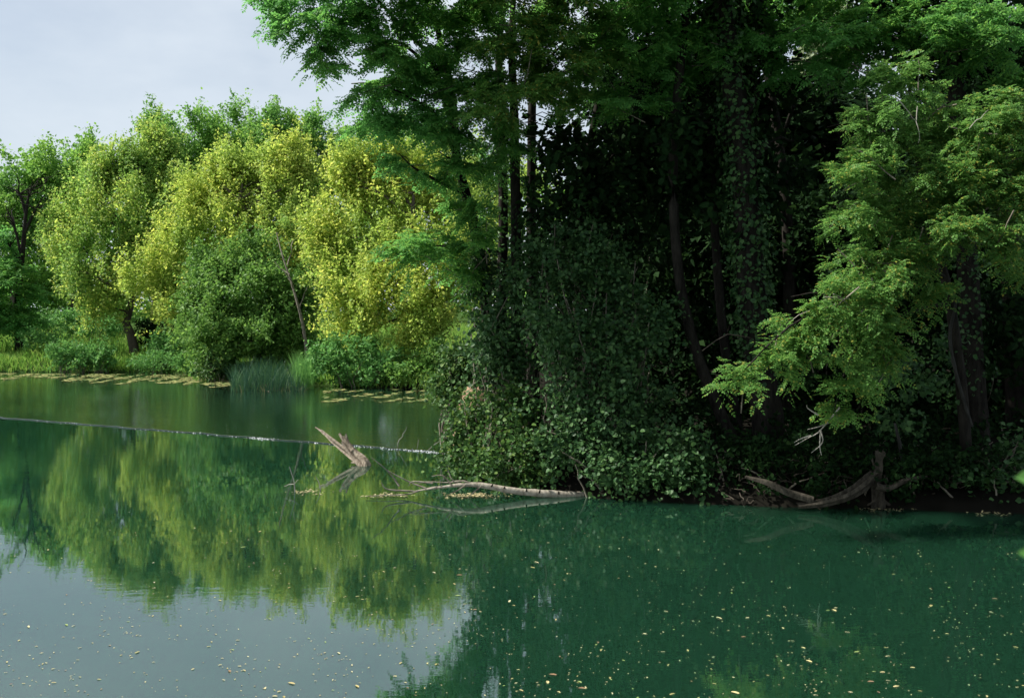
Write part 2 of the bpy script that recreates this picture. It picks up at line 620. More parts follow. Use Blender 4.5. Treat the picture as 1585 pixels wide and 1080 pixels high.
M['dark_leaf'] = leaf_mat('woodland_leaf', [(0.006, 0.018, 0.006), (0.010, 0.03, 0.009), (0.018, 0.045, 0.011)], 0.25, gloss=0.05, rough=0.7)
M['nettle'] = leaf_mat('nettle_leaf', [(0.06, 0.19, 0.045), (0.10, 0.26, 0.065), (0.15, 0.32, 0.08)], 0.45, gloss=0.15)
M['grass'] = leaf_mat('grass_blade', [(0.08, 0.21, 0.035), (0.15, 0.32, 0.05), (0.28, 0.40, 0.09)], 0.45, gloss=0.1)
M['reed'] = leaf_mat('reed_blade', [(0.012, 0.05, 0.03), (0.03, 0.09, 0.055), (0.07, 0.16, 0.05)], 0.2, gloss=0.15)
M['reed_dry'] = leaf_mat('dry_reed_blade', [(0.16, 0.14, 0.07), (0.22, 0.19, 0.10)], 0.2)
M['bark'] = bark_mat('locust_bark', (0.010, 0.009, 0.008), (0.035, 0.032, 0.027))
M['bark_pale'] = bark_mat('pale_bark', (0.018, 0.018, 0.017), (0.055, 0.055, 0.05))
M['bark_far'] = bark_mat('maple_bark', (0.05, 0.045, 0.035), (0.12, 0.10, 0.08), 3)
M['deadwood'] = bark_mat('bleached_wood', (0.10, 0.08, 0.06), (0.34, 0.29, 0.23), 9, 0.35, 0.012)
M['drift_dark'] = bark_mat('dark_driftwood', (0.02, 0.018, 0.014), (0.085, 0.075, 0.06), 8, 0.35, 0.012)  # darker all over than the bleached wood
M['log'] = bark_mat('river_log_bark', (0.16, 0.14, 0.11), (0.40, 0.37, 0.31), 7, 0.5, 0.01)
M['twig'] = plain_mat('grey_twig', (0.10, 0.085, 0.065), (0.22, 0.20, 0.16), 12)
M['twig_dark'] = plain_mat('dark_twig', (0.025, 0.02, 0.016), (0.07, 0.06, 0.045), 12)  # darker tone than the grey twigs
M['twig_pale'] = plain_mat('bleached_twig', (0.25, 0.23, 0.19), (0.38, 0.36, 0.32), 12)
M['earth'] = plain_mat('bank_earth', (0.012, 0.010, 0.007), (0.035, 0.028, 0.019), 1.5)
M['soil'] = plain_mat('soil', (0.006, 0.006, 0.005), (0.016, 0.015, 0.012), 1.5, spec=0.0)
nt = M['soil'].node_tree
bsdf = next(n for n in nt.nodes if n.type == 'BSDF_PRINCIPLED')
src = bsdf.inputs['Base Color'].links[0].from_socket
geo = nt.nodes.new('ShaderNodeNewGeometry')
sep = nt.nodes.new('ShaderNodeSeparateXYZ')
mr = nt.nodes.new('ShaderNodeMapRange')
mr.inputs['From Min'].default_value = -4.5
mr.inputs['From Max'].default_value = -7.0
mxs = nt.nodes.new('ShaderNodeMixRGB')
mxs.inputs['Color2'].default_value = (0.035, 0.065, 0.018, 1)
nt.links.new(geo.outputs['Position'], sep.inputs[0])
nt.links.new(sep.outputs['X'], mr.inputs['Value'])
nt.links.new(mr.outputs[0], mxs.inputs['Fac'])
nt.links.new(src, mxs.inputs['Color1'])
nt.links.new(mxs.outputs[0], bsdf.inputs['Base Color'])
M['clay'] = plain_mat('bare_clay', (0.17, 0.11, 0.07), (0.27, 0.18, 0.12), 5)
M['foam'] = plain_mat('foam', (0.28, 0.32, 0.32), (0.5, 0.52, 0.52), 8, 0.5)
M['floating'] = plain_mat('fallen_leaf', (0.18, 0.15, 0.07), (0.44, 0.39, 0.22), island=True, rough=0.6)
M['pads'] = plain_mat('pond_mat', (0.06, 0.12, 0.025), (0.30, 0.28, 0.11), island=True, rough=0.9)
M['stone'] = plain_mat('wet_concrete', (0.05, 0.055, 0.045), (0.12, 0.12, 0.10), 3, 0.4)
M['water'] = water_mat('pond_water', (0.006, 0.027, 0.0145), 2.45, [(2.2, 3.0, 0.0010), (6, 11, 0.00035), (3, 22, 0.00022)], 0.7, (0.9, 1.0, 1.0))
M['water_up'] = water_mat('upper_pond_water', (0.006, 0.020, 0.011), 1.5, [(1.6, 3.0, 0.008), (4, 14, 0.0045), (9, 30, 0.0014)], 0.5)

# ------------------------------------------------------------------ the lie of the land
UP = 0.025                                              # level of the pool above the weir
far_shore = [(-90.0, 46.0), (-40.0, 46.2)] + [tuple(W(px, py, UP)[:2]) for px, py in
             [(0, 576), (90, 576), (180, 576), (300, 579), (345, 586), (400, 590), (475, 596), (560, 600), (640, 603), (672, 606)]]
right_shore = [tuple(W(px, py, UP)[:2]) for px, py in [(690, 625), (700, 660), (703, 695)]]
front_shore = [tuple(W(px, py, 0)[:2]) for px, py in [(712, 730), (760, 752), (860, 764), (950, 773), (1100, 782), (1250, 786), (1420, 790), (1585, 797)]]
POLY = np.array(far_shore + right_shore + front_shore + [(14.0, 13.6), (24.0, 12.0), (60.0, 8.0), (60.0, 3.6), (20.0, 3.4), (-20.0, 3.6), (-90.0, 4.0)])
WEIR_A = W(0, 646, UP / 2)[:2]
WEIR_B = W(720, 703, UP / 2)[:2]


def sd_water(x, y):
    """signed distance to the water's edge, positive on land"""
    x = np.asarray(x, float)
    y = np.asarray(y, float)
    a = POLY
    b = np.roll(POLY, -1, 0)
    best = np.full(x.shape, 1e9)
    inside = np.zeros(x.shape, bool)
    for (ax, ay), (bx, by) in zip(a, b):
        ex, ey = bx - ax, by - ay
        t = np.clip(((x - ax) * ex + (y - ay) * ey) / (ex * ex + ey * ey + 1e-12), 0, 1)
        best = np.minimum(best, np.hypot(x - ax - t * ex, y - ay - t * ey))
        cond = ((ay > y) != (by > y)) & (x < (bx - ax) * (y - ay) / (by - ay + 1e-12) + ax)
        inside ^= cond
    return np.where(inside, -best, best)


def ground_z(x, y):
    x = np.asarray(x, float)
    y = np.asarray(y, float)
    s = sd_water(x, y)
    n = (np.sin(x * 1.3 + 1.7 * np.sin(y * 0.9)) * np.sin(y * 1.1 + x * 0.4) * 0.10 + np.sin(x * 3.7 + y * 2.1) * np.sin(y * 4.3 - x) * 0.05
         + np.sin(x * 0.21) * np.cos(y * 0.17) * 0.25)
    level = np.where(y > 30, UP, 0.0)
    land = level + 0.75 * (1 - np.exp(-np.maximum(s, 0) / 0.8)) + 0.035 * np.minimum(np.maximum(s, 0), 30) + n * np.clip(s / 1.5, 0, 1)
    bed = level - 0.08 - 1.2 * (1 - np.exp(np.minimum(s, 0) / 1.5))
    return np.where(s > 0, land, bed)


def axis_coords(lo, hi, step, far):
    core = np.arange(lo, hi + step / 2, step)
    out = []
    d, v = step * 2, hi
    while v < far:
        v += d
        d *= 1.45
        out.append(v)
    lo_out = []
    d, v = step * 2, lo
    while v > -far:
        v -= d
        d *= 1.45
        lo_out.append(v)
    return np.concatenate([np.array(lo_out[::-1]), core, np.array(out)])


gx = axis_coords(-34, 20, 0.35, 900)
gy = axis_coords(-2, 56, 0.35, 900)
GX, GY = np.meshgrid(gx, gy)
GZ = ground_z(GX, GY)
nx, ny = len(gx), len(gy)
idx = np.arange(nx * ny).reshape(ny, nx)
q = np.stack([idx[:-1, :-1], idx[:-1, 1:], idx[1:, 1:], idx[1:, :-1]], -1).reshape(-1, 4)
gmb = MB()
gmb.add(np.stack([GX, GY, GZ], -1).reshape(-1, 3), q)
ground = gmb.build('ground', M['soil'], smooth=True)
tag(ground, 'dark earth banks round the pond and woodland floor', 'ground', kind='structure')

# two pools, the far one a hand's breadth higher, spilling over a low weir
wd = unit(WEIR_B - WEIR_A)
wn = np.array([-wd[1], wd[0]])                          # towards the far pool
if wn[1] < 0:
    wn = -wn
A2 = WEIR_A - wd * 70
B2 = WEIR_B + wd * 1.2
K = 260
line = A2[None] + (B2 - A2)[None] * np.linspace(0, 1, K)[:, None]
jit = 0.05 * np.sin(np.arange(K) * 1.3) + RNG.normal(size=K) * 0.02
line = line + wn * jit[:, None]
lw = MB()
near_side = np.array([[60, 2.0], [-95, 2.0]])
poly = np.vstack([line + wn * 0.02, [[60, B2[1] - 1.0]], near_side])
lw.v.append(np.column_stack([poly, np.zeros(len(poly))]))
lw.f[len(poly)] = [np.arange(len(poly))[None, ::-1]]
lw.n = len(poly)
water_near = lw.build('water', M['water'])
tag(water_near, 'calm green pond water below the weir', 'pond water', kind='structure')

uw = MB()
prof = [(6.0, UP), (1.2, UP), (0.12, UP), (0.03, UP), (0.008, UP - 0.004), (0.0, UP - 0.012), (-0.006, -0.03)]
rows = [np.column_stack([line + wn * o, np.full(K, z)]) for o, z in prof]
V = np.concatenate(rows)
idx = np.arange(len(prof) * K).reshape(len(prof), K)
uw.add(V, np.stack([idx[:-1, :-1], idx[1:, :-1], idx[1:, 1:], idx[:-1, 1:]], -1).reshape(-1, 4))
back = np.vstack([(line + wn * 6.0), [[30, 70]], [[-95, 70]]])
uw.v.append(np.column_stack([back, np.full(len(back), UP)]))
uw.f.setdefault(len(back), []).append(np.arange(len(back))[None] + uw.n)
uw.n += len(back)
water_up = uw.build('upper_water', M['water_up'], smooth=True)
tag(water_up, 'rippled darker pond water above the weir', 'pond water', kind='structure')

sill = MB()
seg = np.linspace(0, 1, 40)
c = (A2[None] + (B2 - A2)[None] * seg[:, None]) + wn * 0.16
prof = [(0.12, 0.0), (0.12, -0.5), (-0.12, -0.5), (-0.12, 0.0)]
rows = [np.column_stack([c + wn * o, np.full(40, z - 0.02)]) for o, z in prof]
idx = np.arange(160).reshape(4, 40)
idx = np.vstack([idx, idx[:1]])
sill.add(np.concatenate(rows), np.stack([idx[:-1, :-1], idx[1:, :-1], idx[1:, 1:], idx[:-1, 1:]], -1).reshape(-1, 4))
tag(sill.build('weir', M['stone']), 'low submerged weir sill crossing the pond', 'weir', kind='structure')

# foam and bubbles along the foot of the weir
fm = MB()
t = np.concatenate([RNG.beta(4, 1.2, 130), RNG.uniform(0.1, 1, 50), RNG.normal(0.63, 0.012, 60), RNG.normal(0.93, 0.03, 160), RNG.normal(0.8, 0.02, 60)])
t = np.clip(t, 0, 1)
cp = WEIR_A[None] + (WEIR_B - WEIR_A)[None] * t[:, None] + wn * (RNG.normal(size=len(t)) * 0.05 - 0.03)[:, None]
pos = np.column_stack([cp, RNG.uniform(0.004, 0.02, len(t))])
ax = np.column_stack([RNG.normal(size=(len(t), 2)) * [1, 0.4], RNG.normal(size=len(t)) * 0.2])
leaves(fm, pos, ax, np.array([0, -0.4, 1.0]) + RNG.normal(size=(len(t), 3)) * 0.3, RNG.uniform(0.012, 0.045, len(t)), 'oval')
t = RNG.uniform(0.45, 1, 160)
cp = WEIR_A[None] + (WEIR_B - WEIR_A)[None] * t[:, None] + wn * RNG.uniform(0.1, 2.2, len(t))[:, None]
pos = np.column_stack([cp, np.full(len(t), UP + 0.006)])
leaves(fm, pos, RNG.normal(size=(len(t), 3)) * [1, 1, 0.02], np.tile([0, 0, 1.0], (len(t), 1)), RNG.uniform(0.01, 0.025, len(t)), 'oval')
tag(fm.build('foam', M['foam']), 'white foam flecks along the weir line', 'foam', kind='stuff')


# ------------------------------------------------------------------ trees of the far bank
def broadleaf_tree(name, label, base_px, Y, top_py, lobes, leafm, barkm, cat='tree', group=None, seed=1, trunk_r=0.22, lean=0.0, limb_r=0.07,
                   trunk_pts=None, sub=2, **kw):
    rng = np.random.default_rng(seed)
    bx = P(base_px, 500, Y)[0]
    bz = float(ground_z(bx, Y))
    base = np.array([bx, Y, bz])
    top = P(base_px + lean, top_py, Y)
    root = thing(name, base, label, cat, group)
    tp = trunk_pts if trunk_pts is not None else wiggle(base - [0, 0, 0.3], top, 9, 0.02, rng)
    tp = smooth_path(tp, 14)
    tm = MB()
    tube(tm, tp, [trunk_r * 1.35, trunk_r, trunk_r * 0.85, trunk_r * 0.6, trunk_r * 0.2], 9, 0.06, rng)
    limb_net(tm, tp, lobes, rng, limb_r, 5, sub)
    tm.build('trunk', barkm, root, True)
    cm = MB()
    broadleaf_crown(cm, lobes, rng, **kw)
    cm.build('crown', leafm, root)
    return root


MK = dict(plumes=640, plume_len=1.5, plume_up=1.8, per_m2=0.72, sprigs=5, sprig_len=1.0, per_sprig=20, size=0.14, up=1.6, spread=0.075, split=7, lump=0.52, inner=0.12, flat=0.8, nrand=0.5)
broadleaf_tree('maple_tree', 'green and yellow maple on the grassy bank with a dark bare trunk', 207, 51, 290,
               [L(195, 313.6, 52, 65, 42.5), L(250, 305.4, 53, 50, 42.5), L(150, 342.4, 51, 65, 59.5), L(230, 350.7, 51, 75, 59.5), L(115, 420, 50.5, 42, 60),
                L(180, 430, 50, 75, 70), L(275, 367.1, 52, 40, 51), L(95, 383.6, 52, 30, 38.25), L(240, 430, 50.5, 55, 65), L(150, 490, 50, 55, 32), L(225, 268.4, 53, 35, 25.5), L(170, 280.7, 52, 12, 23.8), L(200, 272.5, 52, 12, 27.2), L(235, 247.9, 53, 12, 25.5), L(255, 264.3, 53, 12, 23.8), L(140, 305.4, 51.5, 12, 21.25), L(110, 358.9, 52, 30, 34)],
               M['maple'], M['bark_far'], seed=3, trunk_r=0.2, group='maples on the far bank', **MK)
broadleaf_tree('maple_tree', 'bright yellow maple in the middle, with upright shoots and a broad crown', 370, 47.5, 310,
               [L(335, 324.8, 48, 55, 46.75), L(395, 313.6, 48, 60, 51), L(445, 317.3, 48, 45, 59.5), L(300, 369.9, 47.5, 60, 46.75), L(375, 377.5, 47, 70, 55.25),
                L(440, 392.5, 47, 45, 51), L(480, 347.4, 48.5, 35, 51), L(480, 440, 47.5, 35, 60), L(260, 420, 47, 55, 45), L(325, 440, 46.5, 60, 45), L(235, 460, 47, 40, 35), L(455, 296.3, 49, 25, 25.5),
                L(385, 296.3, 49, 30, 21.25), L(345, 287.3, 48.5, 11, 27.2), L(370, 276, 48.5, 11, 25.5), L(425, 279.8, 48.5, 11, 27.2), L(445, 272.2, 48.5, 11, 28.9), L(465, 279.8, 48.5, 10, 25.5), L(300, 317.3, 48, 11, 22.1), L(285, 480, 46.5, 45, 25)],
               M['maple_yellow'], M['bark_far'], seed=4, trunk_r=0.2, group='maples on the far bank', **MK)
broadleaf_tree('maple_tree', 'yellow maple beside the reeds, crown hanging down almost to the water', 640, 41, 300,
               [L(555, 319.333, 42, 45, 42.5), L(610, 319.333, 42, 60, 46.75), L(680, 326.667, 42, 50, 51), L(520, 400, 41, 55, 40), L(590, 385.333, 40.5, 70, 51),
                L(660, 400, 40.5, 60, 60), L(540, 450, 40, 60, 40), L(610, 460, 39.5, 65, 50), L(680, 480, 40, 45, 50), L(540, 520, 39.5, 50, 35),
                L(640, 530, 39.5, 55, 35), L(500, 370.667, 41.5, 30, 21.25), L(650, 286.333, 43, 40, 25.5), L(720, 385.333, 42, 40, 76.5), L(540, 286.333, 42, 11, 22.1), L(575, 279, 42, 11, 22.1), L(605, 275.333, 42, 11, 23.8)],
               M['maple_yellow'], M['bark_far'], seed=5, trunk_r=0.25, group='maples on the far bank', **MK)

# the green bush-like tree between the maples, leaning over the water
broadleaf_tree('shore_tree', 'low green tree leaning over the water behind the reeds', 400, 43.5, 430,
               [L(345, 450, 44, 50, 45), L(405, 450, 43.5, 55, 50), L(380, 510, 43, 70, 40), L(340, 520, 43, 40, 40), L(430, 510, 43.5, 40, 45),
                L(335, 565, 42.5, 28, 14), L(390, 405, 44.5, 40, 30), L(310, 480, 43.5, 25, 20), L(300, 520, 44, 22, 18), L(460, 520, 43.2, 22, 25), L(450, 465, 44, 25, 25), L(320, 420, 45, 25, 22)],
               M['mid_green'], M['bark_far'], seed=6, trunk_r=0.12, limb_r=0.045, per_m2=1.7, sprigs=5, sprig_len=0.6, per_sprig=13, size=0.16, up=0.5, split=10, lump=0.4, inner=0.2, plumes=260, plume_len=1.1, plume_up=0.3)

# taller green trees behind
FK = dict(plumes=60, per_m2=0.46, sprigs=5, sprig_len=0.9, per_sprig=22, size=0.21, up=0.6, spread=0.15, split=6, inner=0.15)
FAR = [
    ('round-topped green tree behind the yellow maples, tallest on the skyline', 305, 72, [L(355, 230, 73, 40, 40), L(265, 225, 72, 35, 35), L(310, 205, 72, 48, 45), L(300, 300, 72, 70, 60), L(270, 250, 72, 30, 40), L(340, 270, 72, 45, 50), L(300, 400, 72, 60, 60)]),
    ('blue-green tree on the skyline left of the pointed locust', 375, 75, [L(375, 205, 75, 42, 42), L(405, 235, 74, 35, 40), L(380, 290, 75, 60, 60), L(360, 400, 75, 60, 60)]),
    ('green skyline tree with a pointed top beside the locust boughs', 430, 71, [L(430, 200, 71, 38, 45), L(440, 270, 71, 60, 55), L(430, 400, 71, 60, 70)]),
    ('light green tree on the skyline under the locust boughs', 490, 73, [L(490, 212, 73, 42, 40), L(460, 235, 72, 35, 40), L(500, 300, 73, 55, 70), L(540, 240, 73, 35, 45), L(490, 430, 73, 60, 60)]),
    ('green tree behind the yellow maple by the reeds', 580, 66, [L(580, 250, 66, 50, 60), L(630, 270, 66, 50, 70), L(590, 380, 66, 80, 80), L(680, 230, 66, 45, 50)]),
    ('green tree glimpsed behind the slender locust trunks', 760, 64, [L(740, 290, 64, 55, 70), L(800, 330, 64, 50, 80), L(750, 430, 64, 70, 80)]),
    ('silvery tree far behind the wood, seen through the gap above the hanging bough', 1275, 46, [L(1270, 130, 46, 50, 60), L(1300, 190, 46, 50, 50), L(1250, 230, 46, 50, 50), L(1270, 60, 46, 45, 40)]),
    ('green tree left of the green and yellow maple, second from the left edge', 110, 68, [L(115, 280, 68, 45, 48), L(85, 300, 68, 45, 45), L(110, 370, 68, 60, 60), L(90, 450, 68, 50, 40), L(140, 250, 70, 25, 28)]),
    ('green tree filling the left edge of the far bank', 25, 66, [L(30, 285, 66, 45, 50), L(70, 280, 66, 40, 40), L(60, 320, 66, 45, 50), L(45, 455, 68, 55, 40), L(-20, 450, 68, 50, 45), L(80, 480, 70, 50, 30), L(0, 330, 66, 50, 70), L(40, 400, 66, 60, 50), L(-60, 320, 66, 60, 80)]),
    ('thin blue-green tree top rising between maple and skyline trees', 240, 76, [L(238, 195, 76, 18, 22), L(240, 260, 76, 30, 50), L(220, 380, 76, 50, 60)]),
]
for i, (lab, px, Y, lobes) in enumerate(FAR):
    broadleaf_tree('far_tree', lab, px, Y, 300, lobes, M['silver'] if 'silvery' in lab else M['maple'] if 'glimpsed' in lab else M['far_green'], M['bark_far'], group='green trees behind the maples', seed=20 + i,
                   trunk_r=0.25, **FK)

# the wood closing the view far behind
fw = MB()
rng = np.random.default_rng(55)
fl = []
for x in np.arange(-70, 62, 4.5):
    for z in (2.5, 6.5, 10.5, 13.5):
        fl.append((np.array([x + rng.normal() * 1.2, 92 + rng.normal() * 3, z + rng.normal() * 0.6]), np.array([3.6, 3.0, 3.0])))
broadleaf_crown(fw, fl, rng, per_m2=0.11, sprigs=4, sprig_len=1.3, per_sprig=7, size=0.62, up=0.5, spread=0.3)
tag(fw.build('far_wood', M['far_green']), 'far green wood closing the view behind all the trees', 'wood', kind='stuff')

# thin dark tree at the left edge with bare forked limbs
rng = np.random.default_rng(41)
base = P(30, 525, 52)
base[2] = float(ground_z(base[0], base[1]))
t = thing('locust_tree', base, 'thin dark-trunked tree at the left edge with bare forked limbs', 'tree')
tm = MB()
trunk = smooth_path([base - [0, 0, 0.3], P(28, 470, 52), P(34, 400, 52), P(40, 330, 52)], 14)
tube(tm, trunk, [0.24, 0.18, 0.15, 0.08], 8, 0.08, rng)
tm.build('trunk', M['bark'], t, True)
for pts in ([(34, 400), (22, 350), (8, 318)], [(38, 360), (55, 325), (70, 300)], [(39, 340), (44, 305), (50, 285)], [(33, 410), (15, 380), (-5, 360)], [(40, 330), (30, 300), (15, 290)]):
    bm_ = MB()
    tube(bm_, smooth_path([P(a, b, 52) for a, b in pts], 9), [0.09, 0.02], 6, 0.1, rng)
    for _ in range(4):
        a, b = pts[1]
        s = P(a, b, 52)
        tube(bm_, wiggle(s, s + rng.normal(size=3) * [0.8, 0.8, 0.3] + [0, 0, 0.9], 6, 0.08, rng), [0.04, 0.01], 4, cap=False)
    bm_.build('branch', M['bark'], t, True)
cm = MB()
locust_crown(cm, None, [L(5, 440, 51, 45, 40), L(20, 490, 51, 35, 25), L(5, 380, 52, 25, 35), L(-30, 480, 51, 40, 50)],
             rng, per_m2=1.6, twigs=4, twig_len=0.9, per_twig=8, leaf_len=0.42, pairs=3)
cm.build('crown', M['locust'], t)

# slanting bare stem between the two yellow maples
base = P(478, 560, 42)
base[2] = float(ground_z(base[0], base[1]))
t = thing('leaning_tree', base, 'slender bare grey stem leaning left between the two yellow maples', 'tree')
tm = MB()
tr = smooth_path([base - [0, 0, 0.3], P(470, 510, 42), P(455, 450, 42.2), P(437, 395, 42.5), P(428, 360, 43)], 12)
tube(tm, tr, [0.085, 0.065, 0.04, 0.02], 7, 0.1, rng)
for a, b in [((455, 450), (440, 420)), ((462, 480), (478, 440)), ((448, 425), (425, 405)), ((470, 500), (458, 470)), ((445, 410), (455, 370))]:
    tube(tm, wiggle(P(*a, 42.1), P(*b, 42.3), 6, 0.06, rng), [0.035, 0.01], 5, cap=False)
tm.build('trunk', M['twig'], t, True)
cm = MB()
broadleaf_crown(cm, [L(430, 350, 43, 14, 12), L(476, 432, 42.2, 9, 8)], rng, per_m2=2, sprigs=3, sprig_len=0.4, per_sprig=8, size=0.16)
cm.build('crown', M['maple'], t)


# low bushes along the far bank
def bush(name, label, lobes, leafm, seed, cat='bush', group=None, stems=7, stem_m='twig', **kw):
    rng = np.random.default_rng(seed)
    cx = np.mean([l[0] for l in lobes], 0)
    z = float(ground_z(cx[0], cx[1]))
    root = thing(name, (cx[0], cx[1], z), label, cat, group)
    cm = MB()
    broadleaf_crown(cm, lobes, rng, **kw)
    cm.build('foliage', leafm, root)
    sm = MB()
    for l in lobes:
        for _ in range(stems):
            e = l[0] + sphere_dirs(1, rng)[0] * l[1] * 0.8
            s = np.array([cx[0], cx[1], z - 0.1]) + rng.normal(size=3) * [0.25, 0.25, 0]
            s[:2] = s[:2] * 0.5 + e[:2] * 0.5
            s[2] = min(float(ground_z(s[0], s[1])), e[2]) - 0.05
            tube(sm, wiggle(s, e, 6, 0.05, rng, 0.08), [0.02, 0.006], 4, cap=False)
    if sm.n:
        tag(sm.build('stems', M[stem_m], root, True), kind='stuff')
    return root


BK = dict(per_m2=4.2, sprigs=5, sprig_len=0.35, per_sprig=10, size=0.15, up=0.5, spread=0.07)
bush('bush', 'bright green bush under the yellow maple right of the reeds', [L(560, 560, 38.5, 50, 30), L(515, 560, 38.5, 30, 30), L(600, 570, 38.3, 35, 20)], M['nettle'], 51, group='bushes on the far bank', **BK)
bush('bush', 'dark green bush at the water under the hanging maple, near the peninsula', [L(640, 580, 37.8, 40, 18), L(670, 560, 38, 25, 30)], M['mid_green'], 52, group='bushes on the far bank', **BK)
bush('bush', 'sunlit bush in the shade right of the bare maple trunk', [L(260, 540, 48.5, 35, 22), L(295, 545, 48, 25, 18)], M['nettle'], 53, group='bushes on the far bank', **BK)
bush('bush', 'small pale bush dipping to the water left of the reeds', [L(340, 570, 41.5, 26, 14), L(325, 575, 41.2, 16, 8)], M['bramble'], 54, group='bushes on the far bank', **BK)
bush('bush', 'low bush in the meadow behind the thin left tree', [L(45, 498, 57, 30, 12), L(10, 502, 57, 25, 10)], M['nettle'], 55, group='bushes on the far bank', **BK)
bush('bush', 'loose meadow bush left of the bare maple trunk', [L(110, 500, 56, 35, 14), L(160, 508, 55, 30, 12)], M['nettle'], 56, group='bushes on the far bank', **BK)
bush('bush', 'dark bush at the back of the bank between bare trunk and shore tree', [L(275, 515, 52, 55, 25), L(330, 540, 50, 30, 25)], M['dark_leaf'], 57, group='bushes on the far bank', **BK)

for k, (px, py, Y, rx, ry, lab) in enumerate([(62, 528, 50, 26, 8, 'weeds behind the nettles beside the thin dark trunk'), (235, 562, 46.8, 24, 6, 'shaded weeds on the bank edge under the bare maple trunk'),
        (300, 567, 45.5, 26, 7, 'dark weeds under the shore tree at the water')]):
    bush('weeds', lab, [L(px, py, Y, rx, ry, 0.8), L(px + 10, py + 4, Y - 0.3, rx * 0.7, ry, 0.6)], M['nettle'], 160 + k, cat='weeds', group='weed clumps in the meadow', stems=3,
         per_m2=6.0, sprigs=5, sprig_len=0.45, per_sprig=10, size=0.11, up=1.2, spread=0.06)

# nettles on the grassy bank
NK = dict(per_m2=9.0, sprigs=4, sprig_len=0.35, per_sprig=9, size=0.13, up=1.0, spread=0.05)
for i, (px, rx, lab) in enumerate([(96, 18, 'leafy nettle clump at the left of the row on the water edge'), (127, 14, 'middle nettle clump on the bank edge, narrowest of the row'),
                                   (158, 17, 'right-hand nettle clump of the row on the bank edge')]):
    bush('nettle_clump', lab, [L(px, 550, 47.3, rx, 15, 0.5), L(px, 560, 47.1, rx, 10, 0.5)], M['nettle'], 60 + i, cat='nettles', group='nettle clumps on the bank', **NK)

def blades(mb, pos, hgt, lean, width, rng, seg=3):
    """upright tapering blades in three bends"""
    n = len(pos)
    az = rng.uniform(0, 2 * math.pi, n)
    d = np.column_stack([np.cos(az), np.sin(az), np.zeros(n)])
    fa = rng.uniform(0, math.pi, n)
    sd = np.column_stack([np.cos(fa), np.sin(fa), np.zeros(n)])
    V = []
    for k in range(seg + 1):
        tt = k / seg
        c = pos + d * (lean * hgt * tt ** 2)[:, None] + np.array([0, 0, 1.0]) * (hgt * (tt - 0.15 * lean * tt ** 2))[:, None]
        w = width * (1 - 0.85 * tt)
        V += [c - sd * w[:, None], c + sd * w[:, None]]
    V = np.stack(V, 1).reshape(-1, 3)
    b = (np.arange(n) * 2 * (seg + 1))[:, None]
    fq = np.concatenate([b + np.array([[2 * k, 2 * k + 1, 2 * k + 3, 2 * k + 2]]) for k in range(seg)])
    mb.add(V, fq)


# grass on the far bank
n = 140000
gxs = RNG.uniform(-34, -2, n)
gys = RNG.uniform(36, 60, n)
s = sd_water(gxs, gys)
dens = 0.55 + 0.45 * np.sin(gxs * 1.1 + np.sin(gys)) * np.sin(gys * 1.4)
keep = (s > 0.03) & (RNG.random(n) < np.where(s < 3, 1.0, 0.4) * np.where(s < 1.0, 1, np.clip(dens + 0.3, 0, 1)))
gxs, gys, s = gxs[keep], gys[keep], s[keep]
gz = ground_z(gxs, gys)
hgt = RNG.uniform(0.2, 0.5, len(gxs)) * (1 + 0.6 * np.sin(gxs * 0.9) * np.sin(gys * 1.1)) + np.where((s > 4) & (RNG.random(len(s)) < 0.5), 0.5, 0)
gm = MB()
blades(gm, np.column_stack([gxs, gys, gz - 0.03]), hgt, RNG.uniform(0.1, 0.9, len(gxs)), np.full(len(gxs), 0.026), RNG, 2)
tag(gm.build('grass', M['grass']), 'tall meadow grass covering the far bank', 'grass', kind='stuff')

# reed clump standing in the shallow water
rng = np.random.default_rng(71)
base = W(415, 600, UP)
root = thing('reed_clump', base, 'dense blue-green reed clump standing in the shallows before the maples', 'reeds')


n = 3200
px = rng.uniform(358, 472, n)
py = rng.uniform(588, 606, n) - np.clip((px - 440) * 0.0, 0, 5)
pts = np.array([W(a, b, UP) for a, b in zip(px, py)])
rm = MB()
hh = rng.uniform(0.55, 1.5, n) * (1 - 0.45 * np.abs((px - 408) / 62) ** 2.5) * (0.85 + 0.15 * np.sin(px * 0.35))
blades(rm, pts - [0, 0, 0.15], hh, rng.uniform(0.0, 0.6, n), np.full(n, 0.010), rng)
rm.build('blades', M['reed'], root)
dm = MB()
sel = rng.choice(n, 260)
blades(dm, pts[sel] - [0, 0.15, 0.12], rng.uniform(0.15, 0.5, 260), rng.uniform(0.6, 1.4, 260), np.full(260, 0.012), rng)
tag(dm.build('dry_blades', M['reed_dry'], root), kind='stuff')
gm2 = MB()
n2 = 900
pxx = rng.uniform(455, 485, n2)
pyy = rng.uniform(590, 602, n2)
pts2 = np.array([W(a, b, UP) for a, b in zip(pxx, pyy)])
blades(gm2, pts2 - [0, 0, 0.15], rng.uniform(0.5, 1.6, n2), rng.uniform(0, 0.4, n2), np.full(n2, 0.014), rng)
gm2.build('side_blades', M['nettle'], root)


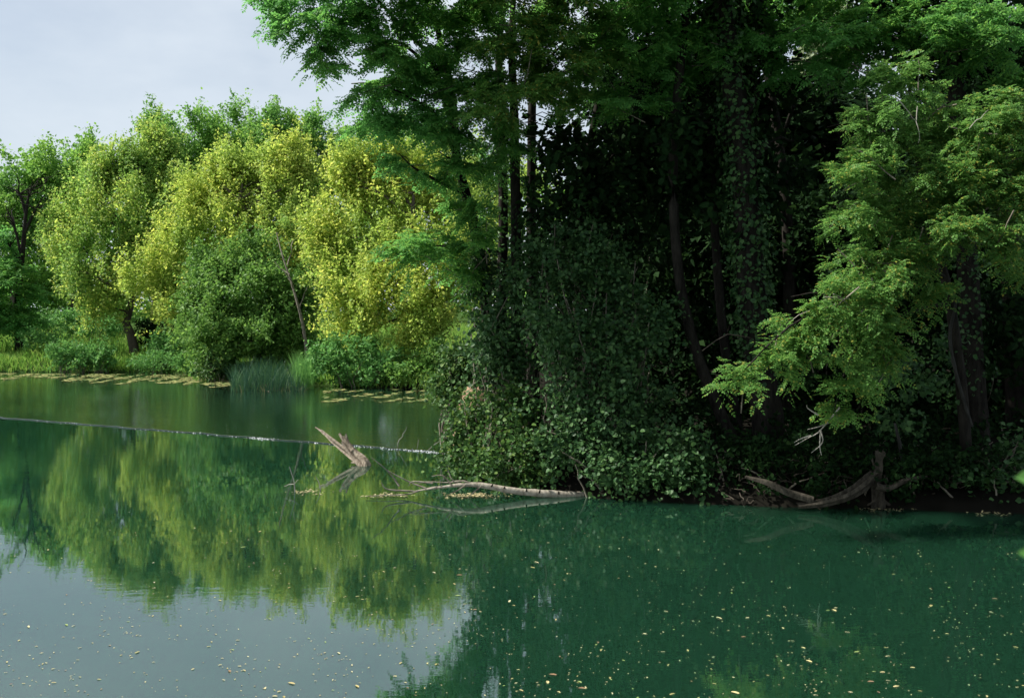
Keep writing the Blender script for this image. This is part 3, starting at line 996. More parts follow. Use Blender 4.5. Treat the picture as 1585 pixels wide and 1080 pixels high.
# floating mats of pond weed
def mat_patch(name, label, test, box, n, seed):
    rng = np.random.default_rng(seed)
    px = rng.uniform(box[0], box[2], n)
    py = rng.uniform(box[1], box[3], n)
    k = test(px, py, rng)
    pts = np.array([W(a, b, UP + 0.004) for a, b in zip(px[k], py[k])])
    pts[:, 2] += rng.uniform(0, 0.012, len(pts))
    mb = MB()
    base = np.column_stack([np.cos(np.arange(7) * 2 * np.pi / 7), np.sin(np.arange(7) * 2 * np.pi / 7)])
    r = rng.uniform(0.02, 0.085, len(pts))
    sh = rng.uniform(0.6, 1.25, (len(pts), 7))
    st = rng.uniform(0.8, 2.0, len(pts))
    V = np.zeros((len(pts), 7, 3))
    V[..., 0] = pts[:, None, 0] + base[None, :, 0] * r[:, None] * sh * st[:, None]
    V[..., 1] = pts[:, None, 1] + base[None, :, 1] * r[:, None] * sh
    V[..., 2] = pts[:, None, 2] + rng.normal(size=(len(pts), 7)) * 0.004
    mb.add(V.reshape(-1, 3), np.arange(len(pts) * 7).reshape(-1, 7))
    return tag(mb.build(name, M['pads']), label, 'pond weed', kind='stuff')


def streak(px, py, sx, sy, ph):
    return np.sin(px / sx + ph + 2 * np.sin(py / sy)) + np.sin(px / (sx * 0.37) + py / sy * 1.7 + ph * 2)


mat_patch('pond_weed', 'yellowish floating pond weed along the grassy far bank',
          lambda x, y, r: (y < 583 + 14 * np.clip((x - 0) / 330, 0, 1) + 2.5 * streak(x, y, 23, 3, 0.4)) & (y > 577.5 + 0.008 * x) & (r.random(len(x)) < 0.34 + 0.3 * streak(x, y, 15, 2, 2)),
          (-30, 576, 358, 601), 16000, 81)
mat_patch('pond_weed', 'scattered floating pond weed below the yellow maple beside the peninsula',
          lambda x, y, r: (streak(x, y, 19, 2.2, 1.0) > 0.55) & (r.random(len(x)) < 0.25 + 0.3 * streak(x, y, 7, 1.3, 3)), (500, 601, 690, 622), 4500, 82)

# ------------------------------------------------------------------ the peninsula and the wood on the right
TR = []     # locust trunks


def trunk_mesh(path, radii, mat, root, name='trunk', sides=9, rough=0.07, rng=RNG, n=22):
    mb = MB()
    tube(mb, smooth_path(path, n), radii, sides, rough, rng)
    return mb.build(name, mat, root, True)


def ivy_on(path, r, rng, n, size, root, leafm, spread=0.12):
    path = smooth_path(path, 60)
    k = rng.integers(0, 60, n)
    az = rng.uniform(0, 2 * np.pi, n)
    off = np.column_stack([np.cos(az), np.sin(az), np.zeros(n)])
    p = path[k] + off * (r + np.abs(rng.normal(size=n)) * spread)[:, None] + rng.normal(size=(n, 3)) * [0.04, 0.04, 0.12]
    mb = MB()
    leaves(mb, p, off * 0.4 + rng.normal(size=(n, 3)) * 0.4 + [0, 0, -0.6], off + rng.normal(size=(n, 3)) * 0.4 + [0, 0, 0.3], size * rng.uniform(0.6, 1.3, n), 'lobed')
    return mb.build('ivy', leafm, root)


def locust_tree(label, path_px, Y, radii, boughs, lobes, seed, leafm='locust', group='locust trees on the peninsula', barkm='bark', ivy=None, cat='tree', **kw):
    rng = np.random.default_rng(seed)
    path = [P(a, b, Y + (c[0] if c else 0)) for a, b, *c in path_px]
    bx, by = path[0][0], path[0][1]
    bz = float(ground_z(bx, by))
    path = [np.array([bx, by, bz - 0.25])] + path[1:] if path[0][2] < bz + 0.6 else [np.array([bx, by, bz - 0.25])] + path
    root = thing('locust_tree', (bx, by, bz), label, cat, group)
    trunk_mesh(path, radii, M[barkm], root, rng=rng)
    for pts, rr in boughs:
        mb = MB()
        sp = smooth_path([P(a, b, d) for a, b, d in pts], 12)
        tube(mb, sp, rr, 6, 0.08, rng)
        for _ in range(3):
            i = rng.integers(4, 11)
            e = sp[i] + rng.normal(size=3) * [0.5, 0.5, 0.25]
            tube(mb, wiggle(sp[i], e, 6, 0.07, rng, 0.05), [rr[-1] * 1.1, 0.006], 4, cap=False)
        mb.build('branch', M[barkm], root, True)
    cm, tw = MB(), MB()
    locust_crown(cm, tw, lobes, rng, **kw)
    cm.build('crown', M[leafm], root)
    if tw.n:
        tag(tw.build('twigs', M['twig'], root, True), kind='stuff')
    if ivy:
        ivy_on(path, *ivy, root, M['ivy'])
    return root


LK = dict(per_m2=3.1, twigs=5, twig_len=0.62, per_twig=10, leaf_len=0.18, pairs=4, lw=0.36)
locust_tree('slanting locust at the left of the peninsula whose boughs sweep out left across the sky',
            [(762, 640), (752, 470), (740, 380), (722, 305), (706, 238), (700, 150), (680, 60), (660, -60)], 19.0, [0.16, 0.12, 0.10, 0.085, 0.07, 0.03],
            [([(712, 255, 19), (690, 160, 18.7), (669, 93, 18.5), (625, 45, 18.3), (584, 0, 18.0), (540, -40, 17.8)], [0.06, 0.02]),
             ([(716, 275, 19), (682, 187, 18.5), (636, 152, 18.2), (590, 130, 18.0)], [0.05, 0.012]),
             ([(718, 300, 19), (658, 270, 18.4), (635, 255, 18.2), (617, 237, 18.1)], [0.035, 0.008]),
             ([(690, 150, 19), (630, 72, 18.4), (560, 62, 18), (500, 45, 17.6)], [0.04, 0.01])],
            [L(425, 0, 16.8, 38, 16), L(470, 38, 16.8, 45, 24), L(520, 25, 17.2, 60, 38), L(520, 90, 17.2, 35, 32), L(590, 70, 17.6, 80, 50), L(585, 135, 18, 55, 30),
             L(575, 190, 18, 48, 22), L(640, 195, 18.2, 65, 35), L(660, 110, 18.6, 60, 60), L(470, -30, 17.4, 70, 40), L(600, -30, 17.6, 90, 50), L(560, -110, 16.4, 110, 55),
             L(690, -110, 16.2, 110, 60), L(640, 250, 18.2, 38, 20), L(690, 20, 18.4, 60, 40)],  # highest lobes, out of view, are set forward to shade the right bank
            101, **LK)
locust_tree('slender locust trunk beside the slanting one, its leaf tiers drooping left',
            [(772, 640), (775, 480), (779, 333), (775, 207), (772, 100), (776, 0), (778, -120)], 19.6, [0.13, 0.10, 0.085, 0.07, 0.03],
            [([(779, 262, 19.6), (735, 256, 18.9), (700, 247, 18.5), (676, 233, 18.2)], [0.035, 0.008]),
             ([(779, 390, 19.6), (735, 385, 18.8), (690, 380, 18.2), (640, 384, 17.9)], [0.03, 0.008]),
             ([(772, 100, 19.6), (800, 50, 19.2), (815, -10, 18.8)], [0.05, 0.015])],
            [L(725, 60, 18.4, 65, 45), L(745, 130, 18.2, 60, 45), L(720, 190, 18.3, 55, 35), L(770, 220, 18.6, 50, 28), L(700, 255, 18.3, 45, 20), L(735, 310, 18.5, 50, 16),
             L(660, 382, 18, 55, 20), L(725, 375, 18.3, 55, 20), L(715, 415, 18.4, 35, 12), L(760, -50, 17.4, 90, 50), L(800, -120, 16.2, 110, 60)],  # last lobe, above the view, is placed to keep sun off the bank
            102, ivy=(0.10, np.random.default_rng(5), 1200, 0.07), **LK)
locust_tree('bright-leaved locust with a dark upright trunk, third of the slender trunks',
            [(800, 640), (799, 480), (798, 315), (795, 163), (792, 60), (800, -100)], 18.8, [0.13, 0.105, 0.09, 0.07, 0.04],
            [([(795, 200, 18.8), (770, 150, 18.4), (740, 110, 18)], [0.035, 0.01]),
             ([(795, 150, 18.8), (850, 90, 17.8), (880, 60, 17.4)], [0.045, 0.01]),
             ([(790, 60, 18.8), (775, 20, 18.6), (765, -30, 18.4)], [0.05, 0.02]),
             ([(797, 240, 18.8), (772, 200, 18.4), (755, 185, 18.2)], [0.03, 0.01])],
            [L(810, 60, 17.6, 60, 40), L(790, 105, 17.4, 65, 35), L(850, 95, 17.4, 60, 45), L(770, 155, 17.5, 55, 30), L(840, 150, 17.6, 50, 25), L(900, 60, 17.6, 60, 45),
             L(830, -20, 17.6, 90, 50), L(910, -110, 16.0, 110, 60)],  # topmost lobe, unseen, is pulled over the water as shade for the bank
            103, leafm='locust_pale', **LK)
locust_tree('dark locust with the rightmost of the slender trunks, crown over the dark wood',
            [(826, 640), (824, 480), (822, 315), (824, 148), (830, 40), (850, -100)], 20.2, [0.14, 0.11, 0.09, 0.07, 0.04],
            [([(824, 148, 20.2), (880, 110, 19), (950, 95, 18.2), (1010, 70, 17.8)], [0.05, 0.012]),
             ([(824, 250, 20.2), (850, 190, 19.4), (890, 170, 18.8)], [0.035, 0.01])],
            [L(900, 140, 18.4, 45, 28), L(960, 60, 18, 70, 45), L(970, 150, 17.8, 50, 18), L(1040, 60, 17.8, 65, 40), L(1060, 110, 17.8, 30, 22), L(930, 10, 18.4, 90, 40),
             L(1010, -40, 17.6, 100, 50), L(1020, -120, 16.0, 110, 60), L(760, -200, 16.4, 120, 50), L(930, -200, 16.2, 120, 50), L(985, 165, 17.6, 35, 14)],  # highest lobes, unseen, are added to block the sun from the bank
            104, **LK)
locust_tree('locust with pale drooping foliage at the top, rooted behind the ivy-clad trunk',
            [(1215, 660), (1222, 480), (1215, 300), (1190, 120), (1170, -60)], 20.5, [0.16, 0.12, 0.10, 0.07],
            [([(1200, 190, 20.5), (1160, 110, 18.8), (1110, 70, 17.8)], [0.045, 0.01]), ([(1205, 230, 20.5), (1250, 110, 18.6), (1290, 70, 17.5)], [0.05, 0.012])],
            [L(1110, 85, 17.6, 28, 26), L(1130, 40, 17.8, 65, 30), L(1200, 60, 17.8, 60, 35), L(1250, 95, 17.2, 45, 22), L(1290, 60, 17.2, 65, 40), L(1200, -30, 18.4, 120, 50),
             L(1330, -20, 18, 90, 50), L(1375, 45, 17, 70, 35), L(1465, 40, 16.8, 75, 45), L(1550, 55, 16.6, 65, 50), L(1335, 105, 17, 35, 28), L(1575, 120, 16.6, 45, 40), L(1150, -110, 16.6, 110, 60)],  # last lobe, out of view, is brought forward for shade below
            105, **LK)

# the pale locust bough hanging over the water at the right
RK = dict(per_m2=6.5, twigs=5, twig_len=0.42, per_twig=8, leaf_len=0.135, pairs=4, lw=0.34, flat=1.0, inner=0.5, zr=0.55, twig_share=0.2)
right_locust = locust_tree('pale green locust hanging over the dark water at the right, bough tip dipping low',
            [(1500, 700), (1488, 600), (1472, 480), (1455, 400), (1430, 300), (1415, 200), (1405, 110)], 15.8, [0.10, 0.085, 0.075, 0.06, 0.045, 0.02],
            [([(1462, 430, 15.8), (1420, 410, 15), (1390, 420, 14.5), (1330, 440, 14.1), (1285, 470, 13.8), (1215, 510, 13.5), (1150, 575, 13.2)], [0.05, 0.008]),
             ([(1468, 470, 15.8), (1420, 480, 15), (1350, 510, 14.2), (1310, 570, 13.8), (1290, 640, 13.5)], [0.04, 0.006]),
             ([(1448, 370, 15.8), (1400, 340, 15), (1350, 320, 14.5), (1290, 320, 14.2)], [0.035, 0.006]),
             ([(1440, 330, 15.8), (1500, 270, 15), (1550, 240, 14.6)], [0.04, 0.008]),
             ([(1422, 250, 15.8), (1370, 200, 15), (1330, 200, 14.6)], [0.03, 0.006]),
             ([(1450, 390, 15.8), (1520, 370, 14.8), (1580, 360, 14.2)], [0.04, 0.008])],
            [L(1400, 125, 15, 42, 42), L(1440, 195, 15, 75, 50), L(1365, 195, 14.8, 55, 40), L(1325, 270, 14.5, 50, 36), L(1318, 335, 14.4, 55, 36), L(1420, 285, 14.7, 95, 50),
             L(1525, 200, 14.8, 65, 60), L(1530, 290, 14.6, 75, 60), L(1430, 355, 14.5, 90, 35), L(1350, 415, 14.2, 80, 38), L(1430, 445, 14.3, 42, 16), L(1300, 465, 13.9, 70, 40),
             L(1235, 500, 13.6, 40, 35), L(1185, 565, 13.4, 40, 32), L(1150, 590, 13.3, 32, 26), L(1250, 545, 13.6, 50, 24), L(1345, 515, 14, 65, 35), L(1310, 585, 13.7, 38, 35),
             L(1295, 635, 13.6, 20, 26), L(1390, 400, 14.3, 75, 36), L(1565, 365, 14.2, 45, 35), L(1590, 250, 14.6, 70, 90), L(1560, 170, 14.9, 60, 40), L(1500, 330, 14.4, 60, 40), L(1470, 260, 14.5, 60, 45), L(1600, 400, 14.6, 40, 30), L(1370, 550, 14.0, 30, 22)],
            106, leafm='locust_pale', group='locust trees on the right bank', barkm='bark', **RK)
rng = np.random.default_rng(7)
for pts in ([(1300, 630), (1270, 665), (1255, 675), (1232, 690)], [(1270, 665), (1272, 685), (1258, 700)], [(1268, 668), (1268, 690), (1274, 705)], [(1255, 675), (1240, 677), (1228, 684)],
            [(1270, 640), (1255, 632), (1247, 625)], [(1280, 655), (1265, 660), (1250, 662)]):
    tm = MB()
    tube(tm, wiggle(P(*pts[0], 13.5), P(*pts[-1], 13.4), 3, 0.01, rng) if len(pts) == 2 else smooth_path([P(a, b, 13.5) + rng.normal(size=3) * 0.02 for a, b in pts], 9), [0.011, 0.004], 5, 0.1, rng)
    tm.build('dead_twig', M['twig_pale'], right_locust, True)
for a, b, c, d in [(1420, 165, 1421, 222), (1385, 150, 1418, 188), (1290, 455, 1330, 490), (1280, 462, 1215, 500), (1275, 460, 1315, 462), (1490, 360, 1530, 380), (1500, 200, 1530, 170)]:
    tm = MB()
    tube(tm, wiggle(P(a, b, 13.7 if b > 400 else 14.2), P(c, d, 13.8 if b > 400 else 14.2), 7, 0.05, rng), [0.008, 0.003], 5, 0.1, rng)
    tm.build('dead_twig', M['twig_pale'], right_locust, True)

# dark broadleaf trees and trunks in the wood
def wood_tree(name, label, path_px, Y, radii, lobes, seed, leafm='dark_leaf', barkm='bark', ivy=None, group='trees in the dark wood', **kw):
    rng = np.random.default_rng(seed)
    path = [P(a, b, Y) for a, b in path_px]
    bx, by = path[0][0], path[0][1]
    bz = float(ground_z(bx, by))
    path[0] = np.array([bx, by, bz - 0.2])
    root = thing(name, (bx, by, bz), label, 'tree', group)
    mb = MB()
    tp = smooth_path(path, 24)
    tube(mb, tp, radii, 11, 0.06, rng)
    if lobes:
        limb_net(mb, tp, lobes, rng, radii[-1] * 0.7, 5, 2)
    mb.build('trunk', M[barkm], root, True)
    if lobes:
        cm = MB()
        broadleaf_crown(cm, lobes, rng, **kw)
        cm.build('crown', M[leafm], root)
    if ivy:
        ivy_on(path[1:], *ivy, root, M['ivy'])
    return root


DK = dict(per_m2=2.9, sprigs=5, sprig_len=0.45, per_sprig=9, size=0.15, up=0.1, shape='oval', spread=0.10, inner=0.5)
wood_tree('ivy_clad_tree', 'thick grey-barked trunk standing in the wood, its upper half wrapped in ivy',
          [(1195, 720), (1178, 580), (1166, 480), (1158, 380), (1150, 250), (1130, 100), (1110, -60)], 17.6, [0.30, 0.25, 0.24, 0.21, 0.15],
          [L(1170, 130, 18.5, 55, 60), L(1190, 230, 18.5, 45, 65), L(1120, 190, 18.5, 60, 60), L(1140, 300, 18, 50, 50), L(1195, 160, 18.5, 40, 25), L(1100, 20, 18.5, 90, 60)], 201,
          ivy=(0.22, np.random.default_rng(6), 3600, 0.075), **DK)
wood_tree('wood_tree', 'dark broadleaf tree above the ivy thicket, leaves black against the sky',
          [(905, 700), (900, 560), (895, 420), (905, 280), (925, 160)], 19.2, [0.15, 0.12, 0.10, 0.06],
          [L(890, 215, 19, 60, 45), L(950, 240, 19, 70, 60), L(870, 300, 18.6, 65, 55), L(960, 330, 18.8, 75, 65), L(1030, 210, 19, 60, 65), L(1010, 120, 19.2, 70, 40), L(1060, 290, 19.2, 60, 70)], 202, **DK)
wood_tree('wood_tree', 'grey trunk in the wood leaning left, foot by the water beside the thicket',
          [(1150, 700), (1122, 655), (1090, 580), (1065, 500), (1050, 420), (1042, 300), (1046, 180), (1060, 40), (1075, -80)], 17.6, [0.12, 0.10, 0.09, 0.08, 0.06],
          [L(1040, 230, 17.6, 40, 50)], 203, barkm='bark', **DK)
wood_tree('wood_tree', 'thin straight grey trunk between the leaning trunk and the ivy-clad one',
          [(1148, 700), (1140, 650), (1122, 540), (1112, 440), (1105, 330), (1100, 200), (1098, 60), (1095, -60)], 18.6, [0.10, 0.085, 0.07, 0.05],
          [L(1090, 250, 18.6, 45, 45)], 204, barkm='bark', **DK)
wood_tree('wood_tree', 'ivy-hung dark trunk behind the hanging locust bough at the right',
          [(1515, 730), (1508, 600), (1500, 450), (1490, 300), (1480, 120), (1470, -60)], 17.2, [0.22, 0.18, 0.16, 0.12],
          [L(1450, 30, 18, 90, 60), L(1380, 60, 18.5, 70, 50), L(1500, 90, 18, 60, 50), L(1540, 500, 17.5, 55, 70)], 205, ivy=(0.17, np.random.default_rng(8), 1200, 0.07), **DK)
wood_tree('wood_tree', 'dark trunk at the top right corner with sky behind its crown',
          [(1575, 740), (1570, 500), (1555, 250), (1550, 100), (1545, -80)], 18.5, [0.22, 0.18, 0.15, 0.12],
          [L(1540, 30, 19, 80, 50), L(1600, 80, 19, 70, 70), L(1590, 520, 18, 50, 80), L(1480, -60, 19, 100, 60)], 206, **DK)

# deeper trees of the wood: two kinds, copied
def local_tree(name, label, h, w, seed, leafm, nlobe=16, low=0.25):
    rng = np.random.default_rng(seed)
    root = thing(name, (0, 0, 0), label, 'tree', 'trees deep in the wood')
    tm = MB()
    tp = wiggle((0, 0, -0.5), (0.3, 0.2, h * 0.85), 12, 0.03, rng)
    tube(tm, tp, [0.26, 0.2, 0.14, 0.05], 8, 0.08, rng)
    lobes = []
    for _ in range(nlobe):
        a, z = rng.uniform(0, 2 * np.pi), rng.uniform(low, 0.95)
        rr = w * 0.75 * math.sqrt(max(0.1, 1 - ((z - 0.55) / 0.5) ** 2)) * rng.uniform(0.4, 1)
        lobes.append((np.array([math.cos(a) * rr, math.sin(a) * rr, z * h]), np.array([w * 0.42, w * 0.42, h * 0.09]) * rng.uniform(0.7, 1.2)))
    limb_net(tm, tp, lobes, rng, 0.06, 4, 1)
    tm.build('trunk', M['bark'], root, True)
    cm = MB()
    broadleaf_crown(cm, lobes, rng, per_m2=1.5, sprigs=5, sprig_len=0.7, per_sprig=10, size=0.27, up=0.2, spread=0.16, inner=0.5)
    cm.build('crown', leafm, root)
    return root


deep = [(4.8, 26, 9.9, 0.3, 'dark crown filling the wood behind the slender trunks and thicket'), (7.6, 24.5, 8.6, 1.9, 'dark crown of the wood behind the ivy-clad trunk'),
        (11.5, 24, 9.6, 3.1, 'dark crown of the wood behind the hanging bough'), (15.2, 25, 10.0, 4.4, 'dark crown of the wood at the right edge behind the corner trunk'),
        (6.2, 33, 11.5, 5.2, 'second-row dark crown deep in the wood left of the ivy-clad trunk'), (10.3, 33, 9.5, 0.9, 'second-row dark crown deep in the wood right of the ivy-clad trunk'),
        (14.5, 34, 11.5, 2.4, 'second-row dark crown deep in the wood above the hanging bough'), (19.5, 34, 12.0, 3.7, 'second-row dark crown deep in the wood at the right edge')]
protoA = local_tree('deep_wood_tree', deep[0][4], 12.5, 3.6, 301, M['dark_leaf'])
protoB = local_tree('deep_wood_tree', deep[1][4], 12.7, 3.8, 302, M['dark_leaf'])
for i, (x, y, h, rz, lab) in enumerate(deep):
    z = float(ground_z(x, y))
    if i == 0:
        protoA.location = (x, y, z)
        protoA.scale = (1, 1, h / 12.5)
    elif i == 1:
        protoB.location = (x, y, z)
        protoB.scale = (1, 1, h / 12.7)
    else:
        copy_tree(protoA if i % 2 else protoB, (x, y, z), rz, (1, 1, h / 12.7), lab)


# ------------------------------------------------------------------ thicket of the peninsula
TK = dict(per_m2=7.0, sprigs=5, sprig_len=0.34, per_sprig=10, size=0.068, up=0.1, shape='lobed', spread=0.07, inner=0.25, droop=0.3, split=5)
bush('bramble_thicket', 'sunlit bramble thicket spilling over the left tip of the peninsula',
     [L(735, 655, 17.8, 40, 45), L(730, 705, 17.4, 38, 35), L(785, 690, 17.0, 55, 55), L(775, 630, 17.6, 50, 45), L(805, 735, 16.6, 45, 22), L(716, 690, 17.9, 22, 35)], M['bramble'], 401, cat='thicket', group='thickets on the peninsula', **TK)
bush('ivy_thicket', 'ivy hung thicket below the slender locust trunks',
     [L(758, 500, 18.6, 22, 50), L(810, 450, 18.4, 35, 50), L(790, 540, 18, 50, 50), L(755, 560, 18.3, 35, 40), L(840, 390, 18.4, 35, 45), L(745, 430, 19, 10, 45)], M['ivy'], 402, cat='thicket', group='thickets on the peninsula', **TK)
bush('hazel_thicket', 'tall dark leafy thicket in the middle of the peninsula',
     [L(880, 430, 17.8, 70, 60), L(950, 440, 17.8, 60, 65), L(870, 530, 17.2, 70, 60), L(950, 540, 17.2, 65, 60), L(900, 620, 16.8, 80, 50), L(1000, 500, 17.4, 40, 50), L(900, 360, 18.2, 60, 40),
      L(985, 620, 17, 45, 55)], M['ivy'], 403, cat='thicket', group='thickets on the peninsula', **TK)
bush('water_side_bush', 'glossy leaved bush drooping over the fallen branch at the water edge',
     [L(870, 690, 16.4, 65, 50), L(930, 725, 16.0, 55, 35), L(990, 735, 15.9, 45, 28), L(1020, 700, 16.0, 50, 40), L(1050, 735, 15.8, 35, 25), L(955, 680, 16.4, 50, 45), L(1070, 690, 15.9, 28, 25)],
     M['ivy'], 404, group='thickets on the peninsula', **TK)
bush('bank_shrub', 'small pale shrub at the far tip of the peninsula above the bare clay',
     [L(705, 575, 20, 28, 22), L(722, 555, 20.2, 30, 12), L(690, 590, 20, 14, 16), L(715, 620, 19.6, 16, 30)], M['bramble'], 405, group='thickets on the peninsula', **TK)

# bare clay scar on the peninsula
rng = np.random.default_rng(9)
c = P(738, 606, 19.4)
cmb = MB()
th = np.linspace(0, 2 * np.pi, 15)[:-1]
rows = []
for k, (rr, dz) in enumerate([(1.0, -0.35), (0.85, -0.05), (0.55, 0.08), (0.2, 0.13)]):
    rows.append(np.column_stack([c[0] + np.cos(th) * 0.36 * rr, c[1] + np.sin(th) * 0.5 * rr, c[2] + dz + rng.normal(size=14) * 0.03]))
V = np.concatenate(rows)
idx = np.arange(56).reshape(4, 14)
cmb.add(V, np.stack([idx[:-1], np.roll(idx[:-1], -1, 1), np.roll(idx[1:], -1, 1), idx[1:]], -1).reshape(-1, 4))
cmb.add(rows[-1], np.arange(14)[None])
low = MB()
tube(low, [np.array([c[0], c[1], float(ground_z(c[0], c[1])) - 0.1]), c + [0, 0, -0.1]], [0.6, 0.34], 12, 0.08, rng)
cmb.add(low.v[0], low.f[4][0])
tag(cmb.build('clay_mound', M['clay'], smooth=True), 'bare reddish clay scar on the peninsula above the brambles', 'clay bank', kind='structure')

# undergrowth on the dark bank
UK = dict(per_m2=5.0, sprigs=4, sprig_len=0.3, per_sprig=8, size=0.075, up=0.4, shape='lobed', spread=0.07)
UK['per_m2'] = 8.0
bush('undergrowth_bush', 'faint leafy bush hanging behind the upright stump under the bough', [L(1400, 590, 15.9, 45, 25), L(1390, 640, 15.8, 35, 20), L(1450, 560, 16.2, 30, 30)], M['ivy'], 411, group='undergrowth on the dark bank', stems=0, **UK)
bush('undergrowth_bush', 'low dark bush on the bank at the right edge', [L(1550, 745, 15.2, 45, 28), L(1520, 760, 15.1, 30, 18), L(1580, 710, 15.6, 40, 35)], M['ivy'], 412, group='undergrowth on the dark bank', **UK)
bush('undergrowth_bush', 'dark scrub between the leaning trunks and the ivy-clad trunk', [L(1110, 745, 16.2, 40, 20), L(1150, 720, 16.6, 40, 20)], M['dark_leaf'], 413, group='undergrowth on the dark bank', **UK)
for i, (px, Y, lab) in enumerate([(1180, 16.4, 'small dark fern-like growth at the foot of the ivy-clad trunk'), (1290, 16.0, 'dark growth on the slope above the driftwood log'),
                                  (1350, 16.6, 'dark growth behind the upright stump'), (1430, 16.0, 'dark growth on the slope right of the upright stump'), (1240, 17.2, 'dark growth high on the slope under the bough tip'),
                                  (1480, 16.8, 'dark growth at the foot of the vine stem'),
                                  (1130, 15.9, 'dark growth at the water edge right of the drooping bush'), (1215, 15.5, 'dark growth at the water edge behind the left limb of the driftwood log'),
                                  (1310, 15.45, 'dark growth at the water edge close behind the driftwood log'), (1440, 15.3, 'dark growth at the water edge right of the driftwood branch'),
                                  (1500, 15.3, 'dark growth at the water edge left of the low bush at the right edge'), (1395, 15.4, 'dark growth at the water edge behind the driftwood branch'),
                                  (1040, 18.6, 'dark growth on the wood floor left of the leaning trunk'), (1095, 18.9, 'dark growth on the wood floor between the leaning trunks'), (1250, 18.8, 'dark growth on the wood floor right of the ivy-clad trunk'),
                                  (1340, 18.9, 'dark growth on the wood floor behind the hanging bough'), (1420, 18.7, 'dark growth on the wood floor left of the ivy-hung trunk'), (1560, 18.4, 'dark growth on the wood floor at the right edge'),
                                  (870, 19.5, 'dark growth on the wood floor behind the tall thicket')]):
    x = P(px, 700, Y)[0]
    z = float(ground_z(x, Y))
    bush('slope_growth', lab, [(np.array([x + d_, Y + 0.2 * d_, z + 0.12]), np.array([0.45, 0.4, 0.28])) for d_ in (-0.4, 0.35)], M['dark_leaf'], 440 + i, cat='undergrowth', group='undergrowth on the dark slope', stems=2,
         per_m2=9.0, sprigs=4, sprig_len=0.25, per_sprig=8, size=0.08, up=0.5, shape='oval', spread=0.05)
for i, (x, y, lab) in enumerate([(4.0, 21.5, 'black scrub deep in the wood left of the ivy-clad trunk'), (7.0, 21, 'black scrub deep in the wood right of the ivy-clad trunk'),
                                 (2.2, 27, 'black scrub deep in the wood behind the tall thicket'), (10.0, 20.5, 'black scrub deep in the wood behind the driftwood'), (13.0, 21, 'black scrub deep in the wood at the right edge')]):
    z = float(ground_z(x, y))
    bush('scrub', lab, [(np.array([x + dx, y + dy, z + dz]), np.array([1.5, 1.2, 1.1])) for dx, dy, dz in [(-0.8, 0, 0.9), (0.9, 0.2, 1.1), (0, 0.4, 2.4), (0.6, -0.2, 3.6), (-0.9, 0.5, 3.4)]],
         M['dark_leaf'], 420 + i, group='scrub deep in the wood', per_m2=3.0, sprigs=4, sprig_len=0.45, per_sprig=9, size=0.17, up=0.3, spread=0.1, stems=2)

# ------------------------------------------------------------------ dead wood
rng = np.random.default_rng(90)


def gnarled(mb, pts, radii, sides=12, rough=0.18, n=26, ridge=0.25):
    pts = smooth_path(pts, n)
    m = len(pts)
    radii = np.interp(np.linspace(0, 1, m), np.linspace(0, 1, len(radii)), radii)
    tan = unit(np.gradient(pts, axis=0))
    ref = np.array([0.0, 1, 0]) if abs(tan[0, 1]) < 0.8 else np.array([1.0, 0, 0])
    a = unit(np.cross(tan, ref))
    b = np.cross(tan, a)
    th = np.linspace(0, 2 * np.pi, sides, endpoint=False)
    prof = 1 + ridge * rng.normal(size=sides)
    r = radii[:, None] * np.clip(prof[None] + rough * np.cumsum(rng.normal(size=(m, sides)), 0) / math.sqrt(m), 0.35, 1.8)
    V = pts[:, None] + r[..., None] * (np.cos(th)[None, :, None] * a[:, None] + np.sin(th)[None, :, None] * b[:, None])
    V[-1] += tan[-1] * rng.uniform(-0.3, 0.9, sides)[:, None] * radii[-1] * 2
    idx = np.arange(m * sides).reshape(m, sides)
    mb.add(V.reshape(-1, 3), np.stack([idx[:-1], np.roll(idx[:-1], -1, 1), np.roll(idx[1:], -1, 1), idx[1:]], -1).reshape(-1, 4))
    c = V[-1].mean(0) - tan[-1] * radii[-1]
    k = np.arange(sides)
    mb.add(np.vstack([V[-1], c]), np.stack([k, np.roll(k, -1), np.full(sides, sides)], 1))


# forked stump leaning out of the water
b0 = W(560, 720, 0)
yb = b0[1]
root = thing('driftwood_stump', (b0[0], yb, 0), 'weathered forked driftwood stump leaning left out of the water below the weir', 'driftwood')


def strands(mb, path, radii, count, rng, thin=0.42):
    """a weathered stem split into long fibres, some broken off early"""
    path = smooth_path(path, 40)
    rad = np.interp(np.linspace(0, 1, 40), np.linspace(0, 1, len(radii)), radii)
    tan = unit(np.gradient(path, axis=0))
    a = unit(np.cross(tan, np.array([0.0, 1, 0.2])))
    b = np.cross(tan, a)
    for k in range(count):
        th = 2 * np.pi * k / count + rng.normal() * 0.3 + np.linspace(0, rng.normal() * 0.9, 40)
        end = 40 if k == 0 else int(rng.uniform(26, 40))
        off = rad * (0.62 if k else 0.1)
        p = path + (np.cos(th) * off)[:, None] * a + (np.sin(th) * off)[:, None] * b
        p = p + np.cumsum(rng.normal(size=p.shape), 0) * 0.0022
        r = rad * (thin * rng.uniform(0.75, 1.3) if k else 0.62)
        gnarled(mb, p[:end:2], list(r[:end:4] * np.linspace(1, 0.55, len(r[:end:4]))), 7, 0.3, max(10, end // 2), 0.3)


